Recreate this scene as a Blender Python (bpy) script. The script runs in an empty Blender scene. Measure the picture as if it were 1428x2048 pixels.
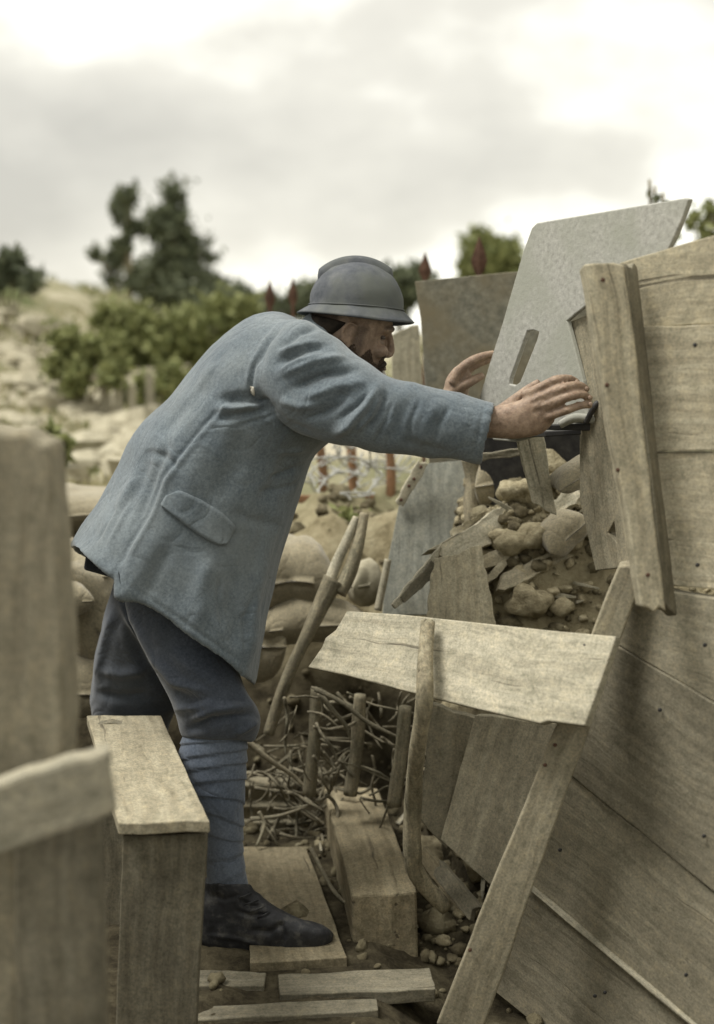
import bpy, bmesh, math, random
import numpy as np
from mathutils import Vector, Matrix, noise, geometry
from mathutils.bvhtree import BVHTree

random.seed(7); np.random.seed(7)
SC = bpy.context.scene
COL = SC.collection
# ------------------------------------------------------------------ camera
CAM = Vector((0.0, 0.0, 1.40))
FPX, HOR = 2800.0, 670.0                      # focal length and horizon in photograph pixels
PITCH = math.atan((1024 - HOR) / FPX)
cam_d = bpy.data.cameras.new('camera'); cam = bpy.data.objects.new('camera', cam_d); COL.objects.link(cam)
cam.location = CAM; cam.rotation_euler = (math.pi / 2 - PITCH, 0, 0)
cam_d.sensor_fit = 'VERTICAL'; cam_d.sensor_height = 36.0; cam_d.lens = FPX / 2048 * 36.0
cam_d.clip_start = 0.05; cam_d.clip_end = 6000
cam_d.dof.use_dof = True; cam_d.dof.focus_distance = 3.1; cam_d.dof.aperture_fstop = 2.1
SC.camera = cam
# ------------------------------------------------------------------ sky, sun, exposure
SUN_EL, SUN_AZ = math.radians(62), math.radians(-100)     # azimuth from +Y towards +X
world = bpy.data.worlds.new('World'); SC.world = world; world.use_nodes = True
wn, wl = world.node_tree.nodes, world.node_tree.links
wn.clear()
wo = wn.new('ShaderNodeOutputWorld'); wb = wn.new('ShaderNodeBackground'); wb.inputs[1].default_value = 0.1
sk = wn.new('ShaderNodeTexSky'); sk.sky_type = 'NISHITA'; sk.sun_disc = False
sk.sun_elevation = SUN_EL; sk.sun_rotation = SUN_AZ
tc = wn.new('ShaderNodeTexCoord'); mp = wn.new('ShaderNodeMapping'); mp.inputs['Scale'].default_value = (1.0, 1.0, 1.9)
mp.inputs['Location'].default_value = (2.18, 7.18, 3.85)
nz = wn.new('ShaderNodeTexNoise'); nz.inputs['Scale'].default_value = 3.0; nz.inputs['Detail'].default_value = 5; nz.inputs['Roughness'].default_value = 0.5
rp = wn.new('ShaderNodeValToRGB')
rp.color_ramp.elements[0].position = 0.36; rp.color_ramp.elements[0].color = (4.0, 3.85, 3.4, 1)
rp.color_ramp.elements[1].position = 0.62; rp.color_ramp.elements[1].color = (9.0, 8.85, 7.9, 1)
e = rp.color_ramp.elements.new(0.5); e.color = (5.5, 5.3, 4.65, 1)
mx = wn.new('ShaderNodeMix'); mx.data_type = 'RGBA'; mx.inputs[0].default_value = 0.94
wl.new(tc.outputs['Generated'], mp.inputs[0]); wl.new(mp.outputs[0], nz.inputs[0]); wl.new(nz.outputs[0], rp.inputs[0])
wl.new(sk.outputs[0], mx.inputs[6]); wl.new(rp.outputs[0], mx.inputs[7]); wl.new(mx.outputs[2], wb.inputs[0]); wl.new(wb.outputs[0], wo.inputs[0])
sun_d = bpy.data.lights.new('sun', 'SUN'); sun = bpy.data.objects.new('sun', sun_d); COL.objects.link(sun)
sun_d.energy = 2.5; sun_d.angle = math.radians(24); sun_d.color = (1.0, 0.965, 0.89)
sdir = Vector((math.sin(SUN_AZ) * math.cos(SUN_EL), math.cos(SUN_AZ) * math.cos(SUN_EL), math.sin(SUN_EL)))
sun.rotation_euler = sdir.to_track_quat('Z', 'Y').to_euler(); sun.location = (-4, -2, 8)
SC.view_settings.view_transform = 'Standard'; SC.view_settings.look = 'None'
SC.view_settings.exposure = 0.76; SC.view_settings.gamma = 1.0; SC.view_settings.use_curve_mapping = False

# ------------------------------------------------------------------ geometry helpers
cP, sP = math.cos(PITCH), math.sin(PITCH)
def P(px, py, d):
    """photograph pixel at horizontal distance d -> world point"""
    u, v = (px - 714) / FPX, -(py - 1024) / FPX
    dx, dy, dz = u, cP + v * sP, -sP + v * cP
    s = d / dy
    return Vector((dx * s, d, CAM.z + dz * s))
def proj(co):
    x, y, z = co[:, 0], co[:, 1], co[:, 2] - CAM.z
    f = y * cP - z * sP; up = y * sP + z * cP
    return 714 + FPX * x / f, 1024 - FPX * up / f
def n3(v, s=1.0, seed=0.0): return noise.noise(Vector((v[0] * s + seed, v[1] * s + seed * .7, v[2] * s - seed * .3)))

def tag(o, label=None, cat=None, group=None, kind=None):
    if label: o['label'] = label
    if cat: o['category'] = cat
    if group: o['group'] = group
    if kind: o['kind'] = kind
    return o
def link(name, me, mat=None, parent=None, M=None, smooth=False):
    o = bpy.data.objects.new(name, me); COL.objects.link(o)
    if mat:
        me.materials.clear(); me.materials.append(mat)
    if smooth: me.shade_smooth()
    if M is not None: o.matrix_world = M
    if parent is not None:
        o.parent = parent; o.matrix_parent_inverse = parent_mats[parent.name].inverted()
    parent_mats[o.name] = M.copy() if M is not None else Matrix.Identity(4)
    return o
parent_mats = {}
def empty(name, loc, label, cat, group=None):
    o = bpy.data.objects.new(name, None); COL.objects.link(o); o.location = loc
    o.empty_display_size = 0.1
    parent_mats[o.name] = Matrix.Translation(loc)
    return tag(o, label, cat, group)
def mesh(name, verts, faces):
    me = bpy.data.meshes.new(name); me.from_pydata([tuple(v) for v in verts], [], faces); me.update(); return me
def bevel(o, w=0.003, seg=2):
    m = o.modifiers.new('bevel', 'BEVEL'); m.width = w; m.segments = seg; m.limit_method = 'ANGLE'; m.angle_limit = math.radians(38)
    return o
def frame(a, b, dd):
    X = (b - a).normalized(); Z = X.cross(dd - a).normalized()
    return X, Z
def board(name, a, b, c, d, t, mat, parent=None, jit=0.003, endj=0.006, nu=14, nv=4, bev=0.0025, warp=0.003, seed=None):
    """plank: a->b is the grain direction, a,b,c,d go round its seen face; thickness t goes away from the camera"""
    seed = random.uniform(0, 50) if seed is None else seed
    o = (a + b + c + d) / 4
    X = ((b - a) + (c - d)).normalized(); Yv = ((d - a) + (c - b))
    Z = X.cross(Yv).normalized()
    if Z.dot(CAM - o) < 0: Z = -Z
    Y = Z.cross(X)
    R = Matrix((X, Y, Z)).transposed(); Mi = R.transposed()
    la, lb, lc, ld = [Mi @ (p - o) for p in (a, b, c, d)]
    V = []
    for side in (0, 1):
        for j in range(nv + 1):
            for i in range(nu + 1):
                u, v = i / nu, j / nv
                p = la * (1 - u) * (1 - v) + lb * u * (1 - v) + lc * u * v + ld * (1 - u) * v
                e = Vector((0, 0, 0))
                ww = noise.noise(Vector((u * 5, seed, 0))) * jit + noise.noise(Vector((u * 19, seed, 3))) * jit * .5
                w2 = noise.noise(Vector((u * 5, seed, 7))) * jit + noise.noise(Vector((u * 19, seed, 9))) * jit * .5
                e.y += ww * (1 - v) + w2 * v
                e.x += (noise.noise(Vector((v * 4, seed, 12))) * (1 - u) ** 6 + noise.noise(Vector((v * 4, seed, 15))) * u ** 6) * endj * 2
                e.z += noise.noise(Vector((u * 2.2, v * 1.3, seed + 20))) * warp
                V.append(p + e - Vector((0, 0, t if side else 0)))
    n = (nu + 1) * (nv + 1); F = []
    idx = lambda s, i, j: s * n + j * (nu + 1) + i
    for j in range(nv):
        for i in range(nu):
            F.append((idx(0, i, j), idx(0, i + 1, j), idx(0, i + 1, j + 1), idx(0, i, j + 1)))
            F.append((idx(1, i, j), idx(1, i, j + 1), idx(1, i + 1, j + 1), idx(1, i + 1, j)))
    for i in range(nu):
        F.append((idx(0, i + 1, 0), idx(0, i, 0), idx(1, i, 0), idx(1, i + 1, 0)))
        F.append((idx(0, i, nv), idx(0, i + 1, nv), idx(1, i + 1, nv), idx(1, i, nv)))
    for j in range(nv):
        F.append((idx(0, 0, j), idx(0, 0, j + 1), idx(1, 0, j + 1), idx(1, 0, j)))
        F.append((idx(0, nu, j + 1), idx(0, nu, j), idx(1, nu, j), idx(1, nu, j + 1)))
    me = mesh(name, V, F)
    bm = bmesh.new(); bm.from_mesh(me); bmesh.ops.recalc_face_normals(bm, faces=bm.faces); bm.to_mesh(me); bm.free()
    ob = link(name, me, mat, parent, Matrix.Translation(o) @ R.to_4x4())
    if bev: bevel(ob, bev)
    return ob
def pboard(name, pts, t, mat, parent=None, **k):
    return board(name, *[P(*p) for p in pts], t, mat, parent, **k)
def poly_board(name, pts, t, mat, holes=(), parent=None, bev=0.002, grain=None):
    pts = [Vector(p) for p in pts]
    o = sum(pts, Vector()) / len(pts)
    nrm = Vector((0, 0, 0))
    for i in range(len(pts)):
        nrm += (pts[i] - o).cross(pts[(i + 1) % len(pts)] - o)
    Z = nrm.normalized()
    if Z.dot(CAM - o) < 0: Z = -Z
    X = (grain if grain is not None else pts[1] - pts[0]); X = (X - Z * X.dot(Z)).normalized(); Y = Z.cross(X)
    R = Matrix((X, Y, Z)).transposed(); Mi = R.transposed()
    loops = [[Mi @ (p - o) for p in pts]] + [[Mi @ (Vector(p) - o) for p in h] for h in holes]
    for l in loops:
        for p in l: p.z = 0.0
    flat = [p for l in loops for p in l]
    tris = geometry.tessellate_polygon(loops)
    n = len(flat)
    V = [tuple(p) for p in flat] + [(p.x, p.y, -t) for p in flat]
    F = [tuple(f) for f in tris] + [tuple(i + n for i in reversed(f)) for f in tris]
    s = 0
    for l in loops:
        m = len(l)
        for i in range(m):
            a, b = s + i, s + (i + 1) % m
            F.append((a, b, b + n, a + n))
        s += m
    me = mesh(name, V, F)
    bm = bmesh.new(); bm.from_mesh(me)
    bmesh.ops.recalc_face_normals(bm, faces=bm.faces)
    bmesh.ops.dissolve_limit(bm, angle_limit=0.01, verts=bm.verts, edges=bm.edges)
    bm.to_mesh(me); bm.free()
    ob = link(name, me, mat, parent, Matrix.Translation(o) @ R.to_4x4())
    if bev: bevel(ob, bev)
    return ob
def tube_data(pts, radii, n=10, rough=0.0, seed=0.0, closed=True, rs=9.0):
    pts = [Vector(p) for p in pts]
    V, F = [], []
    prev = None
    for i, p in enumerate(pts):
        tdir = (pts[min(i + 1, len(pts) - 1)] - pts[max(i - 1, 0)]).normalized()
        if prev is None:
            a = tdir.orthogonal().normalized()
        else:
            a = (prev - tdir * prev.dot(tdir)).normalized()
        prev = a; b = tdir.cross(a)
        for k in range(n):
            th = 2 * math.pi * k / n
            q = a * math.cos(th) + b * math.sin(th)
            r = radii[i] * (1 + rough * n3(p + q * radii[i] * 2, rs, seed))
            V.append(p + q * r)
    for i in range(len(pts) - 1):
        for k in range(n):
            F.append((i * n + k, i * n + (k + 1) % n, (i + 1) * n + (k + 1) % n, (i + 1) * n + k))
    if closed:
        F.append(tuple(reversed(range(n)))); F.append(tuple((len(pts) - 1) * n + k for k in range(n)))
    return V, F
def resample(pts, radii, m):
    """Catmull-Rom through the points"""
    pts = [Vector(p) for p in pts]; out, rr = [], []
    k = len(pts) - 1
    for s in range(m * k + 1):
        t = s / m; i = min(int(t), k - 1); f = t - i
        p0, p1, p2, p3 = pts[max(i - 1, 0)], pts[i], pts[i + 1], pts[min(i + 2, k)]
        out.append(0.5 * ((2 * p1) + (p2 - p0) * f + (2 * p0 - 5 * p1 + 4 * p2 - p3) * f * f + (3 * p1 - p0 - 3 * p2 + p3) * f ** 3))
        rr.append(radii[i] * (1 - f) + radii[i + 1] * f)
    return out, rr
def stick(name, pxpts, rpx, mat, parent=None, rough=0.18, m=6, n=10, wob=0.004):
    pts = [P(*p) for p in pxpts]
    rad = [r * p[2] / FPX for r, p in zip(rpx, pxpts)]
    pts, rad = resample(pts, rad, m)
    sd = random.uniform(0, 40)
    pts = [p + Vector((n3(p, 7, sd), n3(p, 7, sd + 9), n3(p, 7, sd + 17))) * wob for p in pts]
    o = sum(pts, Vector()) / len(pts)
    # local X along the stick for the grain
    X = (pts[-1] - pts[0]).normalized(); Z = X.orthogonal().normalized(); Y = Z.cross(X)
    R = Matrix((X, Y, Z)).transposed(); Mi = R.transposed()
    V, F = tube_data([Mi @ (p - o) for p in pts], rad, n, rough, sd)
    return link(name, mesh(name, V, F), mat, parent, Matrix.Translation(o) @ R.to_4x4(), smooth=True)
def join_data(parts):
    V, F = [], []
    for v, f in parts:
        b = len(V); V += [tuple(p) for p in v]; F += [tuple(i + b for i in q) for q in f]
    return V, F
def ell_data(c, r, R=None, nu=20, nv=12):
    V, F = [], []
    c = Vector(c); R = R or Matrix.Identity(3)
    V.append(c + R @ Vector((0, 0, r[2])))
    for j in range(1, nv):
        ph = math.pi * j / nv
        for i in range(nu):
            th = 2 * math.pi * i / nu
            V.append(c + R @ Vector((r[0] * math.sin(ph) * math.cos(th), r[1] * math.sin(ph) * math.sin(th), r[2] * math.cos(ph))))
    V.append(c - R @ Vector((0, 0, r[2])))
    for i in range(nu): F.append((0, 1 + i, 1 + (i + 1) % nu))
    for j in range(nv - 2):
        for i in range(nu):
            a = 1 + j * nu + i; b = 1 + j * nu + (i + 1) % nu
            F.append((a, a + nu, b + nu, b))
    last = len(V) - 1; s = 1 + (nv - 2) * nu
    for i in range(nu): F.append((last, s + (i + 1) % nu, s + i))
    return V, F
def ring(A, B, d, b, n=36, e=2.2, dB=None, shift=0.0):
    """cross-section: silhouette points A,B (pixels) at distance d, half depth b (m)"""
    out = []
    for k in range(n):
        th = 2 * math.pi * k / n; cs, sn = math.cos(th), math.sin(th)
        c_, s_ = math.copysign(abs(cs) ** (2 / e), cs), math.copysign(abs(sn) ** (2 / e), sn)
        f = (1 + c_) / 2
        out.append(P(A[0] + (B[0] - A[0]) * f, A[1] + (B[1] - A[1]) * f, d + (((dB or d) - d) * f) + b * s_))
    return out
def loft_data(rings, sub=1):
    if sub > 1:
        n = len(rings[0]); new = []
        cols = []
        for k in range(n):
            p, _ = resample([r[k] for r in rings], [0] * len(rings), sub); cols.append(p)
        rings = [[cols[k][i] for k in range(n)] for i in range(len(cols[0]))]
    n = len(rings[0]); V = [p for r in rings for p in r]; F = []
    for i in range(len(rings) - 1):
        for k in range(n):
            F.append((i * n + k, i * n + (k + 1) % n, (i + 1) * n + (k + 1) % n, (i + 1) * n + k))
    V.append(sum(rings[0], Vector()) / n); V.append(sum(rings[-1], Vector()) / n)
    a, z = len(V) - 2, len(V) - 1; s = (len(rings) - 1) * n
    for k in range(n):
        F.append((a, (k + 1) % n, k)); F.append((z, s + k, s + (k + 1) % n))
    return V, F
def fuse(parts, voxel, smooth=4, fac=0.5):
    """weld closed pieces into one continuous surface"""
    V, F = join_data(parts)
    me = mesh('tmp', V, F)
    bm = bmesh.new(); bm.from_mesh(me); bmesh.ops.recalc_face_normals(bm, faces=bm.faces); bm.to_mesh(me); bm.free()
    o = bpy.data.objects.new('tmp', me); COL.objects.link(o)
    r = o.modifiers.new('r', 'REMESH'); r.mode = 'VOXEL'; r.voxel_size = voxel
    if smooth:
        s = o.modifiers.new('s', 'SMOOTH'); s.factor = fac; s.iterations = smooth
    dg = bpy.context.evaluated_depsgraph_get(); dg.update()
    out = bpy.data.meshes.new_from_object(o.evaluated_get(dg))
    bpy.data.objects.remove(o); bpy.data.meshes.remove(me)
    return out
def get_co(me):
    a = np.empty(len(me.vertices) * 3); me.vertices.foreach_get('co', a); return a.reshape(-1, 3)
def get_no(me):
    a = np.empty(len(me.vertices) * 3); me.vertex_normals.foreach_get('vector', a); return a.reshape(-1, 3)
def set_co(me, co): me.vertices.foreach_set('co', co.ravel()); me.update()
def polydist(px, py, poly):
    """distance to a pixel polyline, position along it 0..1 and signed side"""
    best = np.full(px.shape, 1e9); par = np.zeros(px.shape); side = np.zeros(px.shape)
    L = [math.dist(poly[i], poly[i + 1]) for i in range(len(poly) - 1)]; T = sum(L); s = 0
    for i in range(len(poly) - 1):
        ax, ay = poly[i]; bx, by = poly[i + 1]
        t = np.clip(((px - ax) * (bx - ax) + (py - ay) * (by - ay)) / (L[i] ** 2), 0, 1)
        qx, qy = ax + t * (bx - ax), ay + t * (by - ay)
        dd = np.hypot(px - qx, py - qy); m = dd < best
        best[m] = dd[m]; par[m] = ((s + t * L[i]) / T)[m]
        side[m] = np.sign((bx - ax) * (py - ay) - (by - ay) * (px - ax))[m]
        s += L[i]
    return best, par, side
def folds(me, items, noise_amp=0.0, noise_scale=10.0, drape=None):
    """press cloth folds into the side of the garment that faces the photographer"""
    co, no = get_co(me), get_no(me); px, py = proj(co)
    view = np.array(CAM) - co; view /= np.linalg.norm(view, axis=1)[:, None]
    facing = np.clip((no * view).sum(1) * 2.0, 0, 1)
    amp = np.zeros(len(co))
    for poly, w, a in items:
        dd, par, _ = polydist(px, py, poly)
        taper = np.clip(np.minimum(par, 1 - par) * 5, 0, 1)
        taper = 0.15 + 0.85 * taper
        amp += 1.55 * a * np.exp(-(dd / w) ** 2) * taper
    co = co + no * (amp * facing)[:, None]
    if noise_amp:
        nn = np.array([noise.noise(Vector(c) * noise_scale) + .5 * noise.noise(Vector(c) * noise_scale * 2.3) for c in co])
        co = co + no * (nn * noise_amp)[:, None]
    if drape:
        ax, am, sc = Vector(drape[0]).normalized(), drape[1], drape[2]
        nn = []
        for c in co:
            v = Vector(c); al = v.dot(ax); pr = v - ax * al
            q = pr * sc + ax * al * sc * .22
            nn.append((1 - abs(noise.noise(q)) * 2.2) * .6 + noise.noise(q * 2.1) * .5 + noise.noise(q * 4.7) * .22)
        co = co + no * (np.array(nn) * am)[:, None]
    set_co(me, co)

# ------------------------------------------------------------------ materials
def nodes(name):
    m = bpy.data.materials.new(name); m.use_nodes = True
    nt = m.node_tree; return m, nt.nodes, nt.links, nt.nodes['Principled BSDF']
def ramp(nd, stops):
    r = nd.new('ShaderNodeValToRGB'); el = r.color_ramp.elements
    el[0].position, el[0].color = stops[0][0], (*stops[0][1], 1)
    el[1].position, el[1].color = stops[-1][0], (*stops[-1][1], 1)
    for p, c in stops[1:-1]:
        x = el.new(p); x.color = (*c, 1)
    return r
def noise_node(nd, lk, vec, scale, detail=6, rough=0.6):
    n = nd.new('ShaderNodeTexNoise'); n.inputs['Scale'].default_value = scale; n.inputs['Detail'].default_value = detail; n.inputs['Roughness'].default_value = rough
    if vec is not None: lk.new(vec, n.inputs['Vector'])
    return n
def mixc(nd, lk, fac, a, b, mode='MIX'):
    m = nd.new('ShaderNodeMix'); m.data_type = 'RGBA'; m.blend_type = mode
    for s, v in ((m.inputs[0], fac), (m.inputs[6], a), (m.inputs[7], b)):
        if hasattr(v, 'is_linked'): lk.new(v, s)
        elif isinstance(v, (int, float)): s.default_value = v
        else: s.default_value = (*v, 1)
    return m.outputs[2]
def wood(name, dark, mid, light, stain=(0.10, 0.10, 0.07), stain_amt=0.5, crack=1.0, bump=0.35, sc=1.0):
    m, nd, lk, bs = nodes(name)
    tc = nd.new('ShaderNodeTexCoord'); oi = nd.new('ShaderNodeObjectInfo')
    add = nd.new('ShaderNodeVectorMath'); add.operation = 'ADD'
    mul = nd.new('ShaderNodeVectorMath'); mul.operation = 'SCALE'; mul.inputs[0].default_value = (17.3, 9.1, 5.7)
    lk.new(oi.outputs['Random'], mul.inputs['Scale']); lk.new(tc.outputs['Object'], add.inputs[0]); lk.new(mul.outputs[0], add.inputs[1])
    wob = noise_node(nd, lk, add.outputs[0], 4 * sc, 2)
    off = nd.new('ShaderNodeVectorMath'); off.operation = 'MULTIPLY_ADD'; off.inputs[1].default_value = (0, .05, .05)
    lk.new(wob.outputs[1], off.inputs[0]); lk.new(add.outputs[0], off.inputs[2])
    mp = nd.new('ShaderNodeMapping'); mp.inputs['Scale'].default_value = (1.6 * sc, 30 * sc, 30 * sc); lk.new(off.outputs[0], mp.inputs[0])
    g = noise_node(nd, lk, mp.outputs[0], 1.6, 9, 0.68)
    r = ramp(nd, [(0.30, dark), (0.5, mid), (0.72, light)]); lk.new(g.outputs[0], r.inputs[0])
    big = noise_node(nd, lk, add.outputs[0], 5.0 * sc, 5, 0.62)
    br = ramp(nd, [(0.42, (0, 0, 0)), (0.68, (1, 1, 1))]); lk.new(big.outputs[0], br.inputs[0])
    sm = nd.new('ShaderNodeMath'); sm.operation = 'MULTIPLY'; sm.inputs[1].default_value = stain_amt; lk.new(br.outputs[0], sm.inputs[0])
    c1 = mixc(nd, lk, sm.outputs[0], r.outputs[0], stain)
    # blotches of bleached and mossy tone
    spk = noise_node(nd, lk, add.outputs[0], 38 * sc, 4, 0.75)
    sr = ramp(nd, [(0.3, (0.74, 0.75, 0.72)), (0.5, (1, 1, 1)), (0.7, (1.22, 1.19, 1.13))]); lk.new(spk.outputs[0], sr.inputs[0])
    c1 = mixc(nd, lk, 1.0, c1, sr.outputs[0], 'MULTIPLY')
    fsp = noise_node(nd, lk, add.outputs[0], 190, 3, 0.8)
    fs = ramp(nd, [(0.32, (0.70, 0.72, 0.69)), (0.5, (1, 1, 1)), (0.68, (1.28, 1.25, 1.19))]); lk.new(fsp.outputs[0], fs.inputs[0])
    c1 = mixc(nd, lk, 1.0, c1, fs.outputs[0], 'MULTIPLY')
    # drying cracks
    mp2 = nd.new('ShaderNodeMapping'); mp2.inputs['Scale'].default_value = (1.1 * sc, 46 * sc, 46 * sc); lk.new(off.outputs[0], mp2.inputs[0])
    ck = noise_node(nd, lk, mp2.outputs[0], 1.0, 3, 0.5)
    cr = ramp(nd, [(0.27, (1, 1, 1)), (0.33, (0, 0, 0))]); lk.new(ck.outputs[0], cr.inputs[0])
    cm = nd.new('ShaderNodeMath'); cm.operation = 'MULTIPLY'; cm.inputs[1].default_value = 0.75 * crack; lk.new(cr.outputs[0], cm.inputs[0])
    c2 = mixc(nd, lk, cm.outputs[0], c1, (0.05, 0.042, 0.03))
    # tone of each plank
    hv = nd.new('ShaderNodeHueSaturation'); mr = nd.new('ShaderNodeMapRange'); mr.inputs[3].default_value = 0.76; mr.inputs[4].default_value = 1.2
    lk.new(oi.outputs['Random'], mr.inputs[0]); lk.new(mr.outputs[0], hv.inputs['Value']); lk.new(c2, hv.inputs['Color'])
    lk.new(hv.outputs[0], bs.inputs['Base Color'])
    bs.inputs['Roughness'].default_value = 0.88; bs.inputs['Specular IOR Level'].default_value = 0.25
    h = nd.new('ShaderNodeMath'); h.operation = 'SUBTRACT'; lk.new(g.outputs[0], h.inputs[0]); lk.new(cm.outputs[0], h.inputs[1])
    h2 = nd.new('ShaderNodeMath'); h2.operation = 'MULTIPLY_ADD'; h2.inputs[1].default_value = .4; lk.new(spk.outputs[0], h2.inputs[0]); lk.new(h.outputs[0], h2.inputs[2])
    bp = nd.new('ShaderNodeBump'); bp.inputs['Strength'].default_value = bump; bp.inputs['Distance'].default_value = 0.006
    lk.new(h2.outputs[0], bp.inputs['Height']); lk.new(bp.outputs[0], bs.inputs['Normal'])
    return m
def rough_mat(name, stops, scale=12, detail=8, rough=0.9, bump=0.4, bdist=0.01, spec=0.2, scale2=None, tint=None, metallic=0.0):
    m, nd, lk, bs = nodes(name)
    tc = nd.new('ShaderNodeTexCoord')
    n = noise_node(nd, lk, tc.outputs['Object'], scale, detail, 0.65)
    r = ramp(nd, stops); lk.new(n.outputs[0], r.inputs[0]); c = r.outputs[0]
    if tint:
        n2 = noise_node(nd, lk, tc.outputs['Object'], scale2 or scale * 0.2, 4)
        r2 = ramp(nd, [(0.42, (0, 0, 0)), (0.62, (1, 1, 1))]); lk.new(n2.outputs[0], r2.inputs[0])
        c = mixc(nd, lk, r2.outputs[0], c, tint)
    lk.new(c, bs.inputs['Base Color'])
    bs.inputs['Roughness'].default_value = rough; bs.inputs['Specular IOR Level'].default_value = spec; bs.inputs['Metallic'].default_value = metallic
    bp = nd.new('ShaderNodeBump'); bp.inputs['Strength'].default_value = bump; bp.inputs['Distance'].default_value = bdist
    lk.new(n.outputs[0], bp.inputs['Height']); lk.new(bp.outputs[0], bs.inputs['Normal'])
    return m
def cloth(name, dark, light, weave=900, dusty=None, bump=0.25):
    m, nd, lk, bs = nodes(name)
    tc = nd.new('ShaderNodeTexCoord')
    n = noise_node(nd, lk, tc.outputs['Object'], 7, 6, 0.6)
    r = ramp(nd, [(0.33, dark), (0.67, light)]); lk.new(n.outputs[0], r.inputs[0])
    f = noise_node(nd, lk, tc.outputs['Object'], 170, 5, 0.8)
    fr = ramp(nd, [(0.3, (.52, .54, .57)), (0.7, (1.5, 1.45, 1.4))]); lk.new(f.outputs[0], fr.inputs[0])
    c = mixc(nd, lk, 1.0, r.outputs[0], fr.outputs[0], 'MULTIPLY')
    if dusty:
        d = noise_node(nd, lk, tc.outputs['Object'], 3.2, 5, 0.65)
        dr = ramp(nd, [(0.47, (0, 0, 0)), (0.75, (.6, .6, .6))]); lk.new(d.outputs[0], dr.inputs[0])
        c = mixc(nd, lk, dr.outputs[0], c, dusty)
    lk.new(c, bs.inputs['Base Color']); bs.inputs['Roughness'].default_value = 0.95; bs.inputs['Specular IOR Level'].default_value = 0.1
    bs.inputs['Sheen Weight'].default_value = 0.25; bs.inputs['Sheen Roughness'].default_value = 0.6
    w = noise_node(nd, lk, tc.outputs['Object'], weave * .5, 3, 0.7)
    ad = nd.new('ShaderNodeMath'); ad.operation = 'MULTIPLY_ADD'; ad.inputs[1].default_value = .5; lk.new(f.outputs[0], ad.inputs[0]); lk.new(w.outputs[0], ad.inputs[2])
    bp = nd.new('ShaderNodeBump'); bp.inputs['Strength'].default_value = bump; bp.inputs['Distance'].default_value = 0.002
    # creases
    cz = noise_node(nd, lk, tc.outputs['Object'], 8.5, 2, 0.45); cz.inputs['Distortion'].default_value = 1.2
    ab = nd.new('ShaderNodeMath'); ab.operation = 'SUBTRACT'; ab.inputs[1].default_value = .5; lk.new(cz.outputs[0], ab.inputs[0])
    ab2 = nd.new('ShaderNodeMath'); ab2.operation = 'ABSOLUTE'; lk.new(ab.outputs[0], ab2.inputs[0])
    ab3 = nd.new('ShaderNodeMath'); ab3.operation = 'MINIMUM'; ab3.inputs[1].default_value = .10; lk.new(ab2.outputs[0], ab3.inputs[0])
    b2 = nd.new('ShaderNodeBump'); b2.inputs['Strength'].default_value = .42; b2.inputs['Distance'].default_value = 0.035
    lk.new(ab3.outputs[0], b2.inputs['Height']); lk.new(b2.outputs[0], bp.inputs['Normal'])
    lk.new(ad.outputs[0], bp.inputs['Height']); lk.new(bp.outputs[0], bs.inputs['Normal'])
    return m
def leaf_mat(name, a, b, trans=0.25):
    m, nd, lk, bs = nodes(name)
    tc = nd.new('ShaderNodeTexCoord'); gi = nd.new('ShaderNodeNewGeometry')
    r = ramp(nd, [(0.0, a), (1.0, b)]); lk.new(gi.outputs['Random Per Island'], r.inputs[0])
    lk.new(r.outputs[0], bs.inputs['Base Color']); bs.inputs['Roughness'].default_value = 0.7; bs.inputs['Specular IOR Level'].default_value = 0.2
    tr = nd.new('ShaderNodeBsdfTranslucent'); lk.new(r.outputs[0], tr.inputs[0])
    mixs = nd.new('ShaderNodeMixShader'); mixs.inputs[0].default_value = trans
    out = nd['Material Output']; lk.new(bs.outputs[0], mixs.inputs[1]); lk.new(tr.outputs[0], mixs.inputs[2]); lk.new(mixs.outputs[0], out.inputs[0])
    return m

W_OLD = wood('weathered_plank', (0.212, 0.188, 0.132), (0.33, 0.298, 0.218), (0.435, 0.40, 0.302), stain=(0.22, 0.197, 0.142), stain_amt=0.5)
W_PALE = wood('bleached_plank', (0.25, 0.23, 0.175), (0.36, 0.335, 0.26), (0.45, 0.42, 0.335), stain=(0.24, 0.225, 0.17), stain_amt=0.4)
W_WALL = wood('boarding', (0.19, 0.172, 0.126), (0.275, 0.25, 0.186), (0.355, 0.328, 0.25), stain=(0.18, 0.163, 0.12), stain_amt=0.5, crack=0.6)
W_GREY = wood('grey_board', (0.16, 0.168, 0.15), (0.235, 0.242, 0.215), (0.31, 0.318, 0.285), stain=(0.18, 0.168, 0.125), stain_amt=0.4, crack=0.4)
W_DARK = wood('dark_plank', (0.10, 0.09, 0.065), (0.16, 0.146, 0.108), (0.225, 0.208, 0.16), stain=(0.08, 0.073, 0.055), stain_amt=0.6)  # darker wood tone for floor boards, bench ends and odd strips
W_BROWN = wood('brown_plank', (0.15, 0.127, 0.083), (0.23, 0.198, 0.133), (0.315, 0.275, 0.19), stain=(0.10, 0.085, 0.055))
W_BARK = wood('branch_bark', (0.13, 0.115, 0.08), (0.25, 0.22, 0.155), (0.36, 0.33, 0.24), crack=0.8, bump=0.6, sc=1.6)
W_TWIG = wood('dry_twig', (0.14, 0.122, 0.085), (0.23, 0.205, 0.148), (0.32, 0.29, 0.215), crack=0.3, sc=2)
W_RED = wood('reddish_plank', (0.14, 0.075, 0.04), (0.24, 0.135, 0.075), (0.33, 0.2, 0.12), stain=(0.1, 0.06, 0.035))
M_PLATE = rough_mat('plate_paint', [(0.3, (0.26, 0.258, 0.232)), (0.48, (0.36, 0.357, 0.325)), (0.7, (0.46, 0.455, 0.415))], scale=70, rough=0.8, bump=0.4, bdist=0.004, spec=0.3, scale2=5, tint=(0.32, 0.325, 0.28))
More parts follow.
